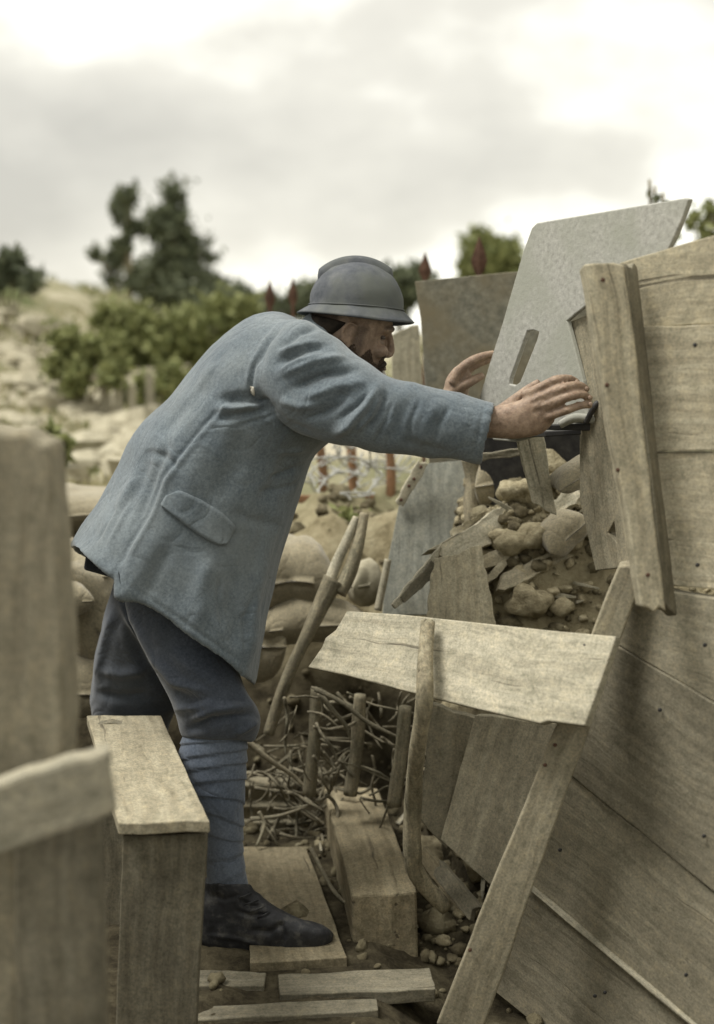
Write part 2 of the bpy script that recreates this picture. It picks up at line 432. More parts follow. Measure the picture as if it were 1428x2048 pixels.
M_PLATE2 = rough_mat('plate_old', [(0.3, (0.10, 0.10, 0.08)), (0.5, (0.18, 0.175, 0.14)), (0.7, (0.28, 0.27, 0.215))], scale=40, rough=0.8, bump=0.3, bdist=0.004, scale2=4, tint=(0.19, 0.165, 0.11))
M_IRON = rough_mat('black_iron', [(0.35, (0.012, 0.012, 0.014)), (0.7, (0.05, 0.048, 0.045))], scale=30, rough=0.6, bump=0.2, bdist=0.002, spec=0.4)
M_RUST = rough_mat('rusty_iron', [(0.3, (0.045, 0.027, 0.019)), (0.5, (0.08, 0.045, 0.031)), (0.75, (0.14, 0.085, 0.06))], scale=25, rough=0.9, bump=0.4, bdist=0.004)
M_WIRE = rough_mat('wire', [(0.3, (0.25, 0.25, 0.23)), (0.7, (0.5, 0.5, 0.47))], scale=60, rough=0.5, bump=0.0, spec=0.5)
M_SOIL = rough_mat('soil', [(0.28, (0.05, 0.042, 0.026)), (0.45, (0.13, 0.11, 0.068)), (0.6, (0.21, 0.185, 0.118)), (0.8, (0.33, 0.30, 0.21))], scale=14, detail=12, rough=1.0, bump=1.0, bdist=0.03)
M_SACK = cloth('sackcloth', (0.20, 0.175, 0.115), (0.33, 0.295, 0.205), weave=600, dusty=(0.13, 0.115, 0.072), bump=0.4)
M_STONE = rough_mat('stone', [(0.3, (0.22, 0.2, 0.14)), (0.55, (0.38, 0.35, 0.26)), (0.8, (0.5, 0.47, 0.37))], scale=18, rough=0.95, bump=0.6, bdist=0.01)
M_EARTHSTONE = rough_mat('earth_lumps', [(0.3, (0.16, 0.135, 0.082)), (0.5, (0.31, 0.27, 0.175)), (0.75, (0.48, 0.43, 0.30))], scale=45, rough=1, bump=0.9, bdist=0.012)
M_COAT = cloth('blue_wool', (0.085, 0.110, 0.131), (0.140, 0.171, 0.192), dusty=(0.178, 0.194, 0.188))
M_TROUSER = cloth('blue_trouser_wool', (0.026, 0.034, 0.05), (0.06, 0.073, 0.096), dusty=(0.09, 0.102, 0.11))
M_PUTTEE = cloth('puttee_wool', (0.075, 0.10, 0.146), (0.12, 0.148, 0.196), dusty=(0.13, 0.145, 0.165))
M_DARK_CLOTH = cloth('dark_cloth', (0.012, 0.014, 0.02), (0.025, 0.028, 0.035))
M_HELMET = rough_mat('helmet_paint', [(0.3, (0.055, 0.062, 0.072)), (0.55, (0.10, 0.107, 0.12)), (0.75, (0.18, 0.182, 0.19))], scale=30, rough=0.8, bump=0.3, bdist=0.003, spec=0.2, scale2=7, tint=(0.10, 0.108, 0.10))
M_BOOT = rough_mat('boot_leather', [(0.3, (0.010, 0.011, 0.013)), (0.52, (0.026, 0.027, 0.031)), (0.72, (0.10, 0.098, 0.09))], scale=34, rough=0.62, bump=0.35, bdist=0.004, spec=0.4)
M_SOLE = rough_mat('sole_leather', [(0.3, (0.05, 0.043, 0.034)), (0.7, (0.16, 0.14, 0.11))], scale=30)
M_HAIR = rough_mat('dark_hair', [(0.3, (0.012, 0.010, 0.008)), (0.7, (0.04, 0.03, 0.022))], scale=60, rough=0.8)
M_BEARD = rough_mat('dark_beard', [(0.3, (0.022, 0.016, 0.012)), (0.55, (0.065, 0.046, 0.034)), (0.8, (0.13, 0.095, 0.07))], scale=260, rough=0.9, bump=0.8, bdist=0.003)
M_NAIL = rough_mat('nail', [(0.3, (0.36, 0.26, 0.2)), (0.7, (0.45, 0.34, 0.27))], scale=90, rough=0.45, bump=0)
M_BONE = rough_mat('pale_stem', [(0.3, (0.45, 0.42, 0.35)), (0.7, (0.6, 0.57, 0.5))], scale=60, rough=0.5, bump=0)
M_EYE = rough_mat('eye_white', [(0.3, (0.10, 0.085, 0.075)), (0.7, (0.14, 0.12, 0.105))], scale=10, rough=0.3, bump=0)
def skin_mat():
    m, nd, lk, bs = nodes('skin')
    tc = nd.new('ShaderNodeTexCoord')
    n = noise_node(nd, lk, tc.outputs['Object'], 55, 6, .7)
    r = ramp(nd, [(0.3, (0.16, 0.108, 0.075)), (0.52, (0.28, 0.198, 0.14)), (0.72, (0.41, 0.305, 0.22))]); lk.new(n.outputs[0], r.inputs[0])
    at = nd.new('ShaderNodeAttribute'); at.attribute_name = 'beard'
    f = noise_node(nd, lk, tc.outputs['Object'], 420, 3, 0.7)
    mm = nd.new('ShaderNodeMath'); mm.operation = 'MULTIPLY'; fr = ramp(nd, [(0.3, (.7, .7, .7)), (0.6, (1, 1, 1))]); lk.new(f.outputs[0], fr.inputs[0])
    lk.new(at.outputs['Fac'], mm.inputs[0]); lk.new(fr.outputs[0], mm.inputs[1])
    c = mixc(nd, lk, mm.outputs[0], r.outputs[0], (0.055, 0.036, 0.026))
    lk.new(c, bs.inputs['Base Color']); bs.inputs['Roughness'].default_value = 0.6
    bs.inputs['Subsurface Weight'].default_value = 0.12; bs.inputs['Subsurface Radius'].default_value = (0.01, 0.004, 0.002); bs.inputs['Subsurface Scale'].default_value = 0.5
    bp = nd.new('ShaderNodeBump'); bp.inputs['Strength'].default_value = 0.6; bp.inputs['Distance'].default_value = 0.003
    n2 = noise_node(nd, lk, tc.outputs['Object'], 130, 5, .7); lk.new(n2.outputs[0], bp.inputs['Height']); lk.new(bp.outputs[0], bs.inputs['Normal'])
    return m
M_SKIN = skin_mat()
L_DARK = leaf_mat('leaf_dark', (0.08, 0.095, 0.058), (0.175, 0.195, 0.12))  # leaf tones paled and greyed to stand in for distance haze
L_MID = leaf_mat('leaf_mid', (0.13, 0.15, 0.055), (0.30, 0.315, 0.14))
L_GRASS = leaf_mat('grass_blade', (0.12, 0.15, 0.055), (0.32, 0.31, 0.15))
L_DRY = leaf_mat('grass_dry', (0.26, 0.24, 0.13), (0.46, 0.42, 0.26))

# ================================================================== THE SETTING
def sstep(a, b, x):
    t = min(max((x - a) / (b - a), 0), 1); return t * t * (3 - 2 * t)
def lump(x, y, s, sd=0.0): return noise.noise(Vector((x * s + sd, y * s - sd, sd * .5)))
def height(x, y):
    # trench floor, back wall of earth, ground beyond
    yb = 3.95 - 0.92 * sstep(0.08, 0.42, x) + 0.06 * lump(x, y, 3, 4)
    top = 0.78 + 0.05 * lump(x, y, 1.4, 8)
    # parapet heap under the plates
    heap = 0.24 * math.exp(-((x - 0.55) / 0.30) ** 2 - ((y - 3.75) / 0.32) ** 2)
    top += heap
    z = top * sstep(yb, yb + 0.55 + 0.15 * lump(x, y, 2, 2), y)
    # ground beyond: gently falling, then rising to the distance
    z += -0.12 * sstep(5.0, 7.5, y) + 0.55 * sstep(9, 26, y) + 0.35 * sstep(30, 120, y)
    # bank at the left
    bank = sstep(-1.9, -4.6, x + 0.02 * (y - 12)) * sstep(6.0, 13, y) * (1 - 0.75 * sstep(22, 45, y))
    z += bank * (1.0 + .22 * lump(x, y, .8, 11) + .12 * lump(x, y, 2.1, 13))
    if y > 4.2: z += 0.06 * lump(x, y, 0.9, 5) * min(1, (y - 4.2))
    if 6 < y < 24: z += .09 * lump(x, y, 2.6, 21) * sstep(-1.2, -2.5, x)
    near = 1 if y < 9 else 0
    if near:
        steep = sstep(yb - .1, yb + .2, y) * (1 - sstep(yb + .7, yb + 1.6, y))
        z += (0.03 + 0.05 * steep) * lump(x, y, 6, 1) + (0.012 + 0.03 * steep) * lump(x, y, 17, 3) + 0.012 * lump(x, y, 41, 6)
    # sides of the trench: bank at the left, earth behind the boarding, bank behind the photographer
    if y < 4.6:
        z = max(z, 1.25 * sstep(-1.12, -1.6, x) * sstep(4.6, 3.9, y) + 0.05 * lump(x, y, 5, 2) * sstep(-1.12, -1.3, x))
        xw = 2.416 - .731 * y
        if y < 3.2: z = max(z, 1.1 * sstep(max(xw + .09, .72), max(xw + .3, 1.0), x))
        z = max(z, 1.1 * sstep(-1.2, -2.0, y))
    # pit beneath the boarding at the right, foot of the wall
    z -= 0.10 * sstep(0.02, 0.2, x) * sstep(3.3, 3.0, y)
    return z
def axis(segs):
    out = []
    for a, b, st in segs:
        n = max(1, int(round((b - a) / st))); out += [a + (b - a) * i / n for i in range(n)]
    return out + [segs[-1][1]]
gx = axis([(-3000, -300, 450), (-300, -40, 30), (-40, -8, 2.5), (-8, -2.4, 0.3), (-2.4, 2.2, 0.03), (2.2, 8, 0.3), (8, 40, 2.5), (40, 300, 30), (300, 3000, 450)])
gy = axis([(-40, -2, 4), (-2, 2.4, 0.25), (2.4, 5.6, 0.03), (5.6, 12, 0.2), (12, 40, 1.0), (40, 140, 8), (140, 3200, 300)])
V = [(x, y, height(x, y)) for y in gy for x in gx]
nx = len(gx)
F = [(j * nx + i, j * nx + i + 1, (j + 1) * nx + i + 1, (j + 1) * nx + i) for j in range(len(gy) - 1) for i in range(nx - 1)]
def ground_mat():
    m, nd, lk, bs = nodes('earth')
    tc = nd.new('ShaderNodeTexCoord')
    n = noise_node(nd, lk, tc.outputs['Object'], 14, 14, 0.74)
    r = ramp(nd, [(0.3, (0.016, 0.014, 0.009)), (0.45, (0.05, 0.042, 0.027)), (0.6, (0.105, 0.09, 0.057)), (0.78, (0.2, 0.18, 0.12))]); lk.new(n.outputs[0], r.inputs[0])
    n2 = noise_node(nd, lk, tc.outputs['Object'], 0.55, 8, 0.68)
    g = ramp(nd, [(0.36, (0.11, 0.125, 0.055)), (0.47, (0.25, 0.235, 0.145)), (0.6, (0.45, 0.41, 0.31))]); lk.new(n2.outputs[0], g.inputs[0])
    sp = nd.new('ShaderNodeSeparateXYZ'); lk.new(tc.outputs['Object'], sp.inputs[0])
    dry = ramp(nd, [(0.3, (0.12, 0.10, 0.06)), (0.45, (0.26, 0.222, 0.136)), (0.6, (0.38, 0.335, 0.22)), (0.78, (0.5, 0.455, 0.33))]); lk.new(n.outputs[0], dry.inputs[0])  # dry tan earth by height, painted brighter to offset shade on the heap
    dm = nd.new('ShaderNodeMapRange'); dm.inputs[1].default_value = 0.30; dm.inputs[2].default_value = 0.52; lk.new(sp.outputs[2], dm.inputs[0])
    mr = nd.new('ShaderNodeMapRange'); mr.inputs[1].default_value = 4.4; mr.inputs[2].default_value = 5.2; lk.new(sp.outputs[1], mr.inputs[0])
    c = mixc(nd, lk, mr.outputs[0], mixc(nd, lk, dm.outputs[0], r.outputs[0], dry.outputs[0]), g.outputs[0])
    lk.new(c, bs.inputs['Base Color']); bs.inputs['Roughness'].default_value = 1.0; bs.inputs['Specular IOR Level'].default_value = 0.1
    bp = nd.new('ShaderNodeBump'); bp.inputs['Strength'].default_value = 0.9; bp.inputs['Distance'].default_value = 0.03
    lk.new(n.outputs[0], bp.inputs['Height']); lk.new(bp.outputs[0], bs.inputs['Normal'])
    return m
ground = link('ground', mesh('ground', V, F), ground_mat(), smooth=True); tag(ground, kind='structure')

# ================================================================== THE SOLDIER
D0 = 3.20
def Rg(A, B, d, b, e=2.2, dB=None): return ring(A, B, d, b, e=e, dB=dB)
def shrink(r, k):
    c = sum(r, Vector()) / len(r); return [c + (p - c) * k for p in r]
torso = [
    Rg((604, 652), (716, 748), 3.20, .088),
    Rg((585, 636), (712, 772), 3.20, .115),
    Rg((545, 626), (705, 800), 3.20, .17),
    Rg((488, 642), (694, 838), 3.20, .200),
    Rg((426, 692), (664, 876), 3.20, .208),
    Rg((345, 786), (632, 902), 3.20, .200),
    Rg((268, 868), (616, 930), 3.20, .196),
    Rg((240, 922), (600, 982), 3.20, .200),
    Rg((205, 990), (576, 1060), 3.20, .207),
    Rg((172, 1042), (549, 1150), 3.20, .220, 2.6),
    Rg((152, 1074), (528, 1250), 3.20, .232, 3.3),
    Rg((143, 1088), (512, 1360), 3.20, .243, 4.0)]
hemA = shrink(torso[-1], 0.962)
hemB = [p + (sum(torso[-4], Vector()) / 36 - sum(torso[-1], Vector()) / 36) * 0.30 for p in shrink(torso[-1], 0.82)]
neckA = [p - Vector((.012, 0, .05)) for p in shrink(torso[0], 0.80)]
sleeve_n = [
    Rg((560, 640), (470, 740), 3.10, .07), Rg((612, 640), (505, 785), 3.055, .088), Rg((664, 670), (548, 836), 3.02, .088),
    Rg((712, 708), (612, 872), 3.00, .084), Rg((758, 744), (680, 890), 2.985, .080), Rg((806, 764), (752, 901), 2.975, .074),
    Rg((880, 779), (850, 912), 2.972, .068), Rg((940, 792), (918, 920), 2.968, .064), Rg((986, 804), (957, 927), 2.965, .062)]
cuff = shrink(sleeve_n[-1], .90); cuffB = [p - Vector((.05, 0, -.008)) for p in shrink(sleeve_n[-1], .84)]
sleeve_f = [
    Rg((560, 650), (480, 750), 3.30, .07), Rg((622, 668), (540, 790), 3.36, .085), Rg((690, 715), (620, 850), 3.40, .08),
    Rg((745, 752), (700, 870), 3.42, .07), Rg((800, 775), (778, 870), 3.43, .06), Rg((876, 792), (862, 880), 3.43, .055)]
cuff_f = shrink(sleeve_f[-1], .88); cuff_fB = [p - Vector((.05, 0, 0)) for p in shrink(sleeve_f[-1], .8)]
coat_me = fuse([loft_data([neckA, shrink(torso[0], .86)] + torso + [hemA, hemB], 3),
                loft_data(sleeve_n + [cuff, cuffB], 3), loft_data(sleeve_f + [cuff_f, cuff_fB], 3)], 0.0042, 5)
seam = [(492, 784), (455, 812), (410, 862), (360, 925), (332, 962), (305, 1030), (268, 1095), (226, 1172)]
# skirt panel of the coat: everything in front of the side seam stands proud and hangs lower
co, no = get_co(coat_me), get_no(coat_me); px, py = proj(co)
dd, par, side = polydist(px, py, seam)
view = np.array(CAM) - co; view /= np.linalg.norm(view, axis=1)[:, None]
fac = np.clip((no * view).sum(1) * 2, 0, 1) * (co[:, 1] < 3.2)
infront = (side < 0) & (px > 200)
w = np.exp(-(dd / 60.0) ** 2) * infront * np.clip((py - 790) / 120, 0, 1)
co += no * (w * fac * 0.012)[:, None]
drop = np.exp(-((px - 232) / 42.0) ** 2) * np.clip((py - 1075) / 70, 0, 1) * infront * (co[:, 1] < 3.16)
co[:, 2] -= drop * 0.030
set_co(coat_me, co)
folds(coat_me, [
    # armpit and shoulder
    ([(440, 800), (500, 795), (540, 812)], 10, -0.013), ([(430, 838), (490, 828), (545, 818)], 8, -0.009), ([(430, 818), (490, 812), (530, 812)], 7, 0.006),
    ([(505, 770), (530, 815), (575, 850), (640, 872)], 9, -0.006),
    ([(660, 690), (610, 700), (550, 730)], 9, -0.008), ([(690, 715), (630, 725), (560, 752)], 8, 0.007), ([(720, 742), (650, 750), (580, 780)], 9, -0.007),
    ([(735, 765), (670, 775), (600, 800)], 9, 0.006),
    # elbow break
    ([(752, 775), (735, 810), (700, 848), (665, 868)], 10, 0.011), ([(775, 780), (762, 820), (730, 865)], 10, -0.009), ([(700, 775), (660, 815), (620, 830)], 12, -0.007),
    ([(640, 810), (600, 812), (560, 800)], 9, 0.006), ([(830, 790), (800, 840), (790, 890)], 14, -0.004), ([(880, 800), (850, 850), (842, 900)], 12, 0.004),
    ([(905, 905), (860, 895), (800, 880)], 10, -0.004),
    # collar and yoke
    ([(640, 655), (600, 665), (560, 700)], 8, -0.007), ([(655, 690), (620, 690), (560, 705)], 7, 0.006), ([(560, 645), (530, 690), (520, 740)], 9, -0.005),
    # body
    ([(585, 900), (560, 960), (520, 1010)], 16, -0.007), ([(560, 1000), (535, 1080), (515, 1160)], 16, 0.006), ([(480, 860), (470, 930), (430, 1000)], 18, -0.005),
    ([(520, 1120), (500, 1220), (495, 1320)], 14, 0.008), ([(470, 1130), (462, 1220), (470, 1300)], 16, -0.006), ([(420, 1110), (400, 1180), (395, 1260)], 18, 0.005),
    ([(340, 1090), (310, 1150), (290, 1200)], 14, -0.005), ([(300, 900), (280, 970), (240, 1050)], 14, -0.006), ([(345, 870), (310, 950), (270, 1060)], 10, -0.006),
    ([(280, 940), (240, 1010), (200, 1080)], 10, 0.005), ([(420, 760), (370, 820), (320, 880)], 14, -0.004), ([(440, 720), (400, 770), (360, 820)], 10, 0.004),
    # seam itself
    (seam, 5, 0.0022), ([(x - 7, y - 5) for x, y in seam], 5, -0.0025),
    ([(560, 1050), (500, 1040), (460, 1020)], 12, -0.004),
    # tailoring: armhole, cuff and hem stitching
    ([(575, 640), (535, 680), (508, 735), (500, 785), (528, 826)], 4.5, -0.0042), ([(568, 644), (527, 684), (500, 738), (492, 786)], 4.5, 0.0025),
    ([(971, 806), (943, 922)], 3.5, -0.002), ([(242, 1158), (370, 1245), (498, 1336)], 3.5, -0.0018),
    # sharp creases
    ([(742, 782), (716, 812), (676, 838)], 4.5, -0.006), ([(762, 792), (744, 830), (712, 862)], 4.5, 0.006), ([(690, 800), (650, 828), (610, 838)], 4.5, -0.005),
    ([(784, 800), (772, 840), (752, 884)], 4.5, -0.005), ([(672, 742), (632, 752), (588, 772)], 4.5, -0.005), ([(650, 712), (600, 722), (558, 744)], 4.5, 0.005),
    ([(452, 812), (494, 806), (532, 800)], 4.5, -0.006), ([(470, 852), (510, 842), (552, 830)], 4.5, -0.004), ([(292, 905), (330, 912), (364, 940)], 7, -0.003),
    ([(604, 930), (570, 950), (538, 958)], 5, -0.005), ([(594, 968), (560, 982), (520, 984)], 5, -0.004),
    ([(612, 896), (580, 906), (548, 904)], 5, 0.004), ([(505, 1180), (488, 1240), (490, 1310)], 5, -0.005), ([(440, 1150), (436, 1200), (448, 1260)], 5, -0.004),
    ([(236, 1010), (214, 1050), (190, 1082)], 5, -0.005), ([(262, 1000), (240, 1050), (216, 1094)], 5, 0.004), ([(840, 800), (822, 842), (818, 884)], 5, -0.004), ([(900, 812), (876, 850), (866, 892)], 5, -0.003)],
    noise_amp=0.0045, noise_scale=7.5, drape=((-.42, 0, -.9), .0055, 7.0))
# cuff seam
person_root = P(420, 1930, 3.1)

# ---- body: one continuous surface under the clothes
TH = math.radians(14); YAW = math.radians(6)
ear_c = P(697, 668, D0)
Hx = Vector((math.cos(TH) * math.cos(YAW), math.sin(YAW), -math.sin(TH) * math.cos(YAW)))
Hz = Vector((math.sin(TH), 0, math.cos(TH))); Hz = (Hz - Hx * Hz.dot(Hx)).normalized(); Hy = Hz.cross(Hx)
HR = Matrix((Hx, Hy, Hz)).transposed()
def H(x, y, z): return ear_c + HR @ Vector((x, y, z - 0.100))
def hring(z, f, b, w, e=2.3, n=32):
    out = []
    c, a = (f + b) / 2, (f - b) / 2
    for k in range(n):
        t = 2 * math.pi * k / n; cs, sn = math.cos(t), math.sin(t)
        out.append(H(c + a * math.copysign(abs(cs) ** (2 / e), cs), w * math.copysign(abs(sn) ** (2 / e), sn), z))
    return out
head_rings = [hring(-.012, .070, -.03, .030), hring(0, .090, -.045, .040, 2.0), hring(.012, .096, -.06, .050, 2.0), hring(.03, .093, -.075, .057, 2.0), hring(.045, .093, -.083, .061, 2.0),
              hring(.06, .092, -.09, .065, 2.1), hring(.085, .088, -.095, .069, 2.2), hring(.11, .084, -.096, .071, 2.3), hring(.128, .094, -.090, .072, 2.3),
              hring(.16, .088, -.082, .072), hring(.19, .068, -.066, .060), hring(.212, .036, -.04, .036), hring(.220, .012, -.02, .014)]
def htube(pts, rad, n=10): return tube_data([H(*p) for p in pts], rad, n)
parts = [loft_data(head_rings, 2)]
parts.append(htube([(.088, 0, .128), (.096, 0, .112), (.101, 0, .096), (.104, 0, .084)], [.006, .0075, .009, .0095]))
parts.append(ell_data(H(.1015, 0, .080), (.010, .011, .0095), HR))
for s in (-1, 1):
    parts.append(ell_data(H(.096, s * .0125, .076), (.011, .008, .008), HR))
    parts.append(htube([(.088, s * .012, .131), (.088, s * .032, .134), (.072, s * .054, .128)], [.008, .009, .006]))
    parts.append(ell_data(H(.074, s * .042, .080), (.020, .018, .016), HR))
    parts.append(htube([(-.002, s * .070, .076), (-.020, s * .081, .086), (-.024, s * .085, .108), (-.012, s * .084, .126), (.006, s * .077, .122), (.010, s * .071, .106)], [.005, .0045, .0045, .0045, .0045, .004], 8))
    parts.append(ell_data(H(-.008, s * .074, .100), (.014, .006, .024), HR))
    parts.append(ell_data(H(-.002, s * .073, .076), (.007, .005, .008), HR))
parts.append(htube([(.088, -.024, .040), (.097, -.010, .043), (.099, 0, .042), (.097, .010, .043), (.088, .024, .040)], [.004, .006, .006, .006, .004]))
parts.append(htube([(.086, -.022, .033), (.095, -.008, .031), (.097, 0, .031), (.095, .008, .031), (.086, .022, .033)], [.004, .006, .007, .006, .004]))
# neck, trunk and limbs follow the clothes inside
def inner(rs, k): return [shrink(r, k) for r in rs]
neckpts, neckrad = resample([H(-.02, 0, .05), H(-.03, 0, -.01), H(-.055, 0, -.07), P(560, 770, D0)], [.058, .055, .060, .07], 5)
parts.append(tube_data(neckpts, neckrad, 20))
parts.append(loft_data(inner(torso[1:9], .80), 2))
wrist_n, wrist_f = [], []
arm_n = inner(sleeve_n[:-1], .70)
hand_n = [Rg((940, 812), (925, 888), 2.966, .030), Rg((985, 812), (968, 876), 2.962, .0275), Rg((1015, 808), (1008, 878), 2.958, .027), Rg((1048, 796), (1048, 876), 2.955, .026), Rg((1076, 776), (1086, 866), 2.953, .022), Rg((1094, 772), (1110, 842), 2.950, .016)]
parts.append(loft_data(arm_n + hand_n, 3))
def finger(pp, rr, d):
    pts = [P(p[0], p[1], p[2] if len(p) > 2 else d) for p in pp]
    pts, rad = resample(pts, rr, 5)
    return tube_data(pts, rad, 12)
parts += [
    finger([(1045, 792, 2.957), (1080, 776, 2.952), (1112, 760, 2.944), (1138, 758, 2.962), (1156, 766, 2.980)], [.0115, .0110, .0101, .0094, .0074], 0),
    finger([(1050, 808, 2.950), (1090, 792, 2.940), (1130, 775, 2.930), (1158, 771, 2.948), (1175, 780, 2.968)], [.0115, .0111, .0102, .0094, .0074], 0),
    finger([(1052, 826, 2.948), (1096, 810, 2.936), (1136, 794, 2.924), (1164, 789, 2.940), (1181, 798, 2.960)], [.0115, .0109, .0099, .0091, .0070], 0),
    finger([(1052, 848, 2.952), (1098, 832, 2.940), (1134, 820, 2.926), (1162, 811, 2.936), (1183, 811, 2.954)], [.0115, .0104, .0094, .0085, .0064], 0),
    finger([(1000, 822, 2.972), (1030, 800, 2.985), (1056, 780, 2.992), (1080, 764, 2.985)], [.013, .0125, .0110, .0085], 0)]
arm_f = inner(sleeve_f[:-1], .70)
hand_f = [Rg((868, 806), (858, 864), 3.43, .027), Rg((886, 780), (900, 842), 3.43, .028), Rg((892, 758), (932, 806), 3.43, .036), Rg((906, 738), (938, 778), 3.43, .038), Rg((922, 726), (944, 752), 3.43, .036)]
parts.append(loft_data(arm_f + hand_f, 3))
parts += [
    finger([(905, 768, 3.398), (922, 738, 3.392), (944, 721, 3.39), (966, 712, 3.40), (988, 706, 3.415)], [.0125, .0118, .0110, .0098, .0074], 0),
    finger([(908, 772, 3.420), (928, 746, 3.414), (950, 730, 3.412), (972, 721, 3.42), (990, 714, 3.43)], [.0125, .0118, .0110, .0098, .0074], 0),
    finger([(910, 772, 3.442), (926, 744, 3.436), (948, 726, 3.435), (968, 718, 3.442), (986, 711, 3.45)], [.0120, .0112, .0106, .0092, .0070], 0),
    finger([(908, 768, 3.462), (922, 740, 3.458), (942, 724, 3.458), (960, 717, 3.462), (975, 712, 3.468)], [.0110, .0104, .0096, .0084, .0064], 0),
    finger([(892, 796, 3.415), (914, 778, 3.40), (940, 764, 3.395), (966, 750, 3.41)], [.0145, .0135, .0122, .0090], 0)]
leg_n = [Rg((270, 1130), (440, 1190), 3.12, .095), Rg((250, 1205), (462, 1290), 3.12, .095), Rg((285, 1298), (490, 1375), 3.10, .094), Rg((328, 1376), (514, 1418), 3.09, .088),
         Rg((352, 1430), (520, 1446), 3.08, .080), Rg((364, 1474), (508, 1482), 3.08, .070)]
put_n = [Rg((366, 1470), (496, 1478), 3.08, .062, 2.0), Rg((354, 1520), (494, 1530), 3.08, .064, 2.0), Rg((366, 1580), (490, 1592), 3.08, .060, 2.0), Rg((388, 1640), (488, 1652), 3.08, .052, 2.0), Rg((408, 1700), (488, 1708), 3.08, .044, 2.0), Rg((414, 1778), (498, 1780), 3.08, .042, 2.0)]
leg_f = [Rg((240, 1130), (420, 1180), 3.28, .095), Rg((222, 1185), (432, 1255), 3.32, .108), Rg((194, 1292), (400, 1330), 3.38, .098), Rg((181, 1400), (350, 1420), 3.43, .085), Rg((190, 1480), (325, 1490), 3.45, .072)]
put_f = [Rg((192, 1476), (322, 1484), 3.45, .062, 2.0), Rg((200, 1530), (318, 1536), 3.455, .060, 2.0), Rg((222, 1620), (312, 1626), 3.46, .050, 2.0), Rg((236, 1710), (308, 1714), 3.46, .042, 2.0), Rg((240, 1752), (312, 1754), 3.46, .040, 2.0)]
parts.append(loft_data(inner(leg_n, .7) + inner(put_n, .72)[1:], 2))
parts.append(loft_data(inner(leg_f, .7) + inner(put_f, .72)[1:], 2))
foot_n = [Rg((402, 1780), (394, 1914), 3.08, .036), Rg((440, 1774), (430, 1920), 3.08, .045), Rg((505, 1780), (484, 1924), 3.08, .045), Rg((546, 1810), (532, 1926), 3.08, .049), Rg((588, 1832), (578, 1924), 3.08, .054, 2.5), Rg((628, 1844), (622, 1914), 3.08, .053, 2.6), Rg((656, 1856), (652, 1902), 3.08, .042, 2.6), Rg((668, 1868), (664, 1890), 3.08, .022)]
parts.append(loft_data(inner(foot_n, .66), 2))
SH = (-190, -58, .37)
def moved(r): return [p + (P(245, 1830, 3.46) - P(430, 1925, 3.08)) for p in r]
foot_f = [moved(r) for r in foot_n]
parts.append(loft_data(inner(foot_f, .66), 2))
body_me = fuse(parts, 0.0034, 3, .5)
co, no = get_co(body_me), get_no(body_me)
loc = (co - np.array(ear_c)) @ np.array(HR); loc[:, 2] += .1
for s in (-1, 1):
    g = np.exp(-((loc[:, 0] - .088) / .022) ** 2 - ((loc[:, 1] - s * .033) / .015) ** 2 - ((loc[:, 2] - .112) / .009) ** 2)
    co += np.array(Hx) * (-0.010 * g)[:, None]
    g = np.exp(-((loc[:, 0] - .06) / .03) ** 2 - ((loc[:, 1] - s * .062) / .02) ** 2 - ((loc[:, 2] - .048) / .018) ** 2)
    co += np.array(Hy) * (-s * 0.006 * g)[:, None]
g = np.exp(-((loc[:, 0] - .1) / .02) ** 2 - (loc[:, 1] / .03) ** 2 - ((loc[:, 2] - .0365) / .0028) ** 2); co += np.array(Hx) * (-0.005 * g)[:, None]
bx, by = proj(co)
for (kx, ky) in [(1080, 776), (1090, 792), (1096, 810), (1098, 832), (1112, 760), (1130, 775), (1136, 794), (1134, 820)]:
    g = np.exp(-((bx - kx) / 7) ** 2 - ((by - ky) / 6) ** 2) * (co[:, 1] < 2.95) * (co[:, 1] > 2.85); co += get_no(body_me) * (0.0022 * g)[:, None]
for a_, b_ in [((1062, 792), (1092, 776)), ((1066, 806), (1100, 788)), ((1070, 824), (1104, 808))]:      # hollows between the knuckles
    dd_, par_, _ = polydist(bx, by, [a_, b_]); g = np.exp(-(dd_ / 4.5) ** 2) * (co[:, 1] < 2.96) * (co[:, 1] > 2.85); co -= get_no(body_me) * (0.0025 * g)[:, None]
set_co(body_me, co)
ishead = (loc[:, 2] > -.03) & (loc[:, 2] < .25) & (np.abs(loc[:, 1]) < .1) & (loc[:, 0] > -.13) & (loc[:, 0] < .14)
def clampf(x): return np.clip(x, 0, 1)
jaw = clampf((.077 - loc[:, 2] + .15 * (.05 - loc[:, 0]) + .012 * np.sin(loc[:, 0] * 160)) / .02) * clampf((loc[:, 0] + .012) / .015)
side_b = clampf((.02 - np.abs(loc[:, 0] - .018)) / .012) * clampf((.13 - loc[:, 2]) / .01)
must = np.exp(-((loc[:, 2] - .056) / .009) ** 2) * clampf((loc[:, 0] - .06) / .02) * clampf((.034 - np.abs(loc[:, 1])) / .006)
lips = np.exp(-((loc[:, 2] - .037) / .006) ** 2) * clampf((loc[:, 0] - .085) / .006) * clampf((.02 - np.abs(loc[:, 1])) / .005)
brow = np.exp(-((loc[:, 2] - .134) / .005) ** 2) * clampf((loc[:, 0] - .065) / .01) * clampf((np.abs(loc[:, 1]) - .01) / .005)
nape = clampf((-.03 - loc[:, 0]) / .012) * clampf((loc[:, 2] - .035) / .02)
crown = clampf((loc[:, 2] - .165) / .01)
beard = np.clip(np.maximum.reduce([jaw * .9 * (1 - lips), side_b * .8, .22 * clampf((.125 - loc[:, 2]) / .02) * clampf((loc[:, 0] - .02) / .02), must * .95, brow * .9, nape * .95, crown * .95]), 0, 1) * ishead  # hair and beard areas, plus a faint darkening over the face front
at = body_me.attributes.new('beard', 'FLOAT', 'POINT'); at.data.foreach_set('value', beard.astype(np.float32))
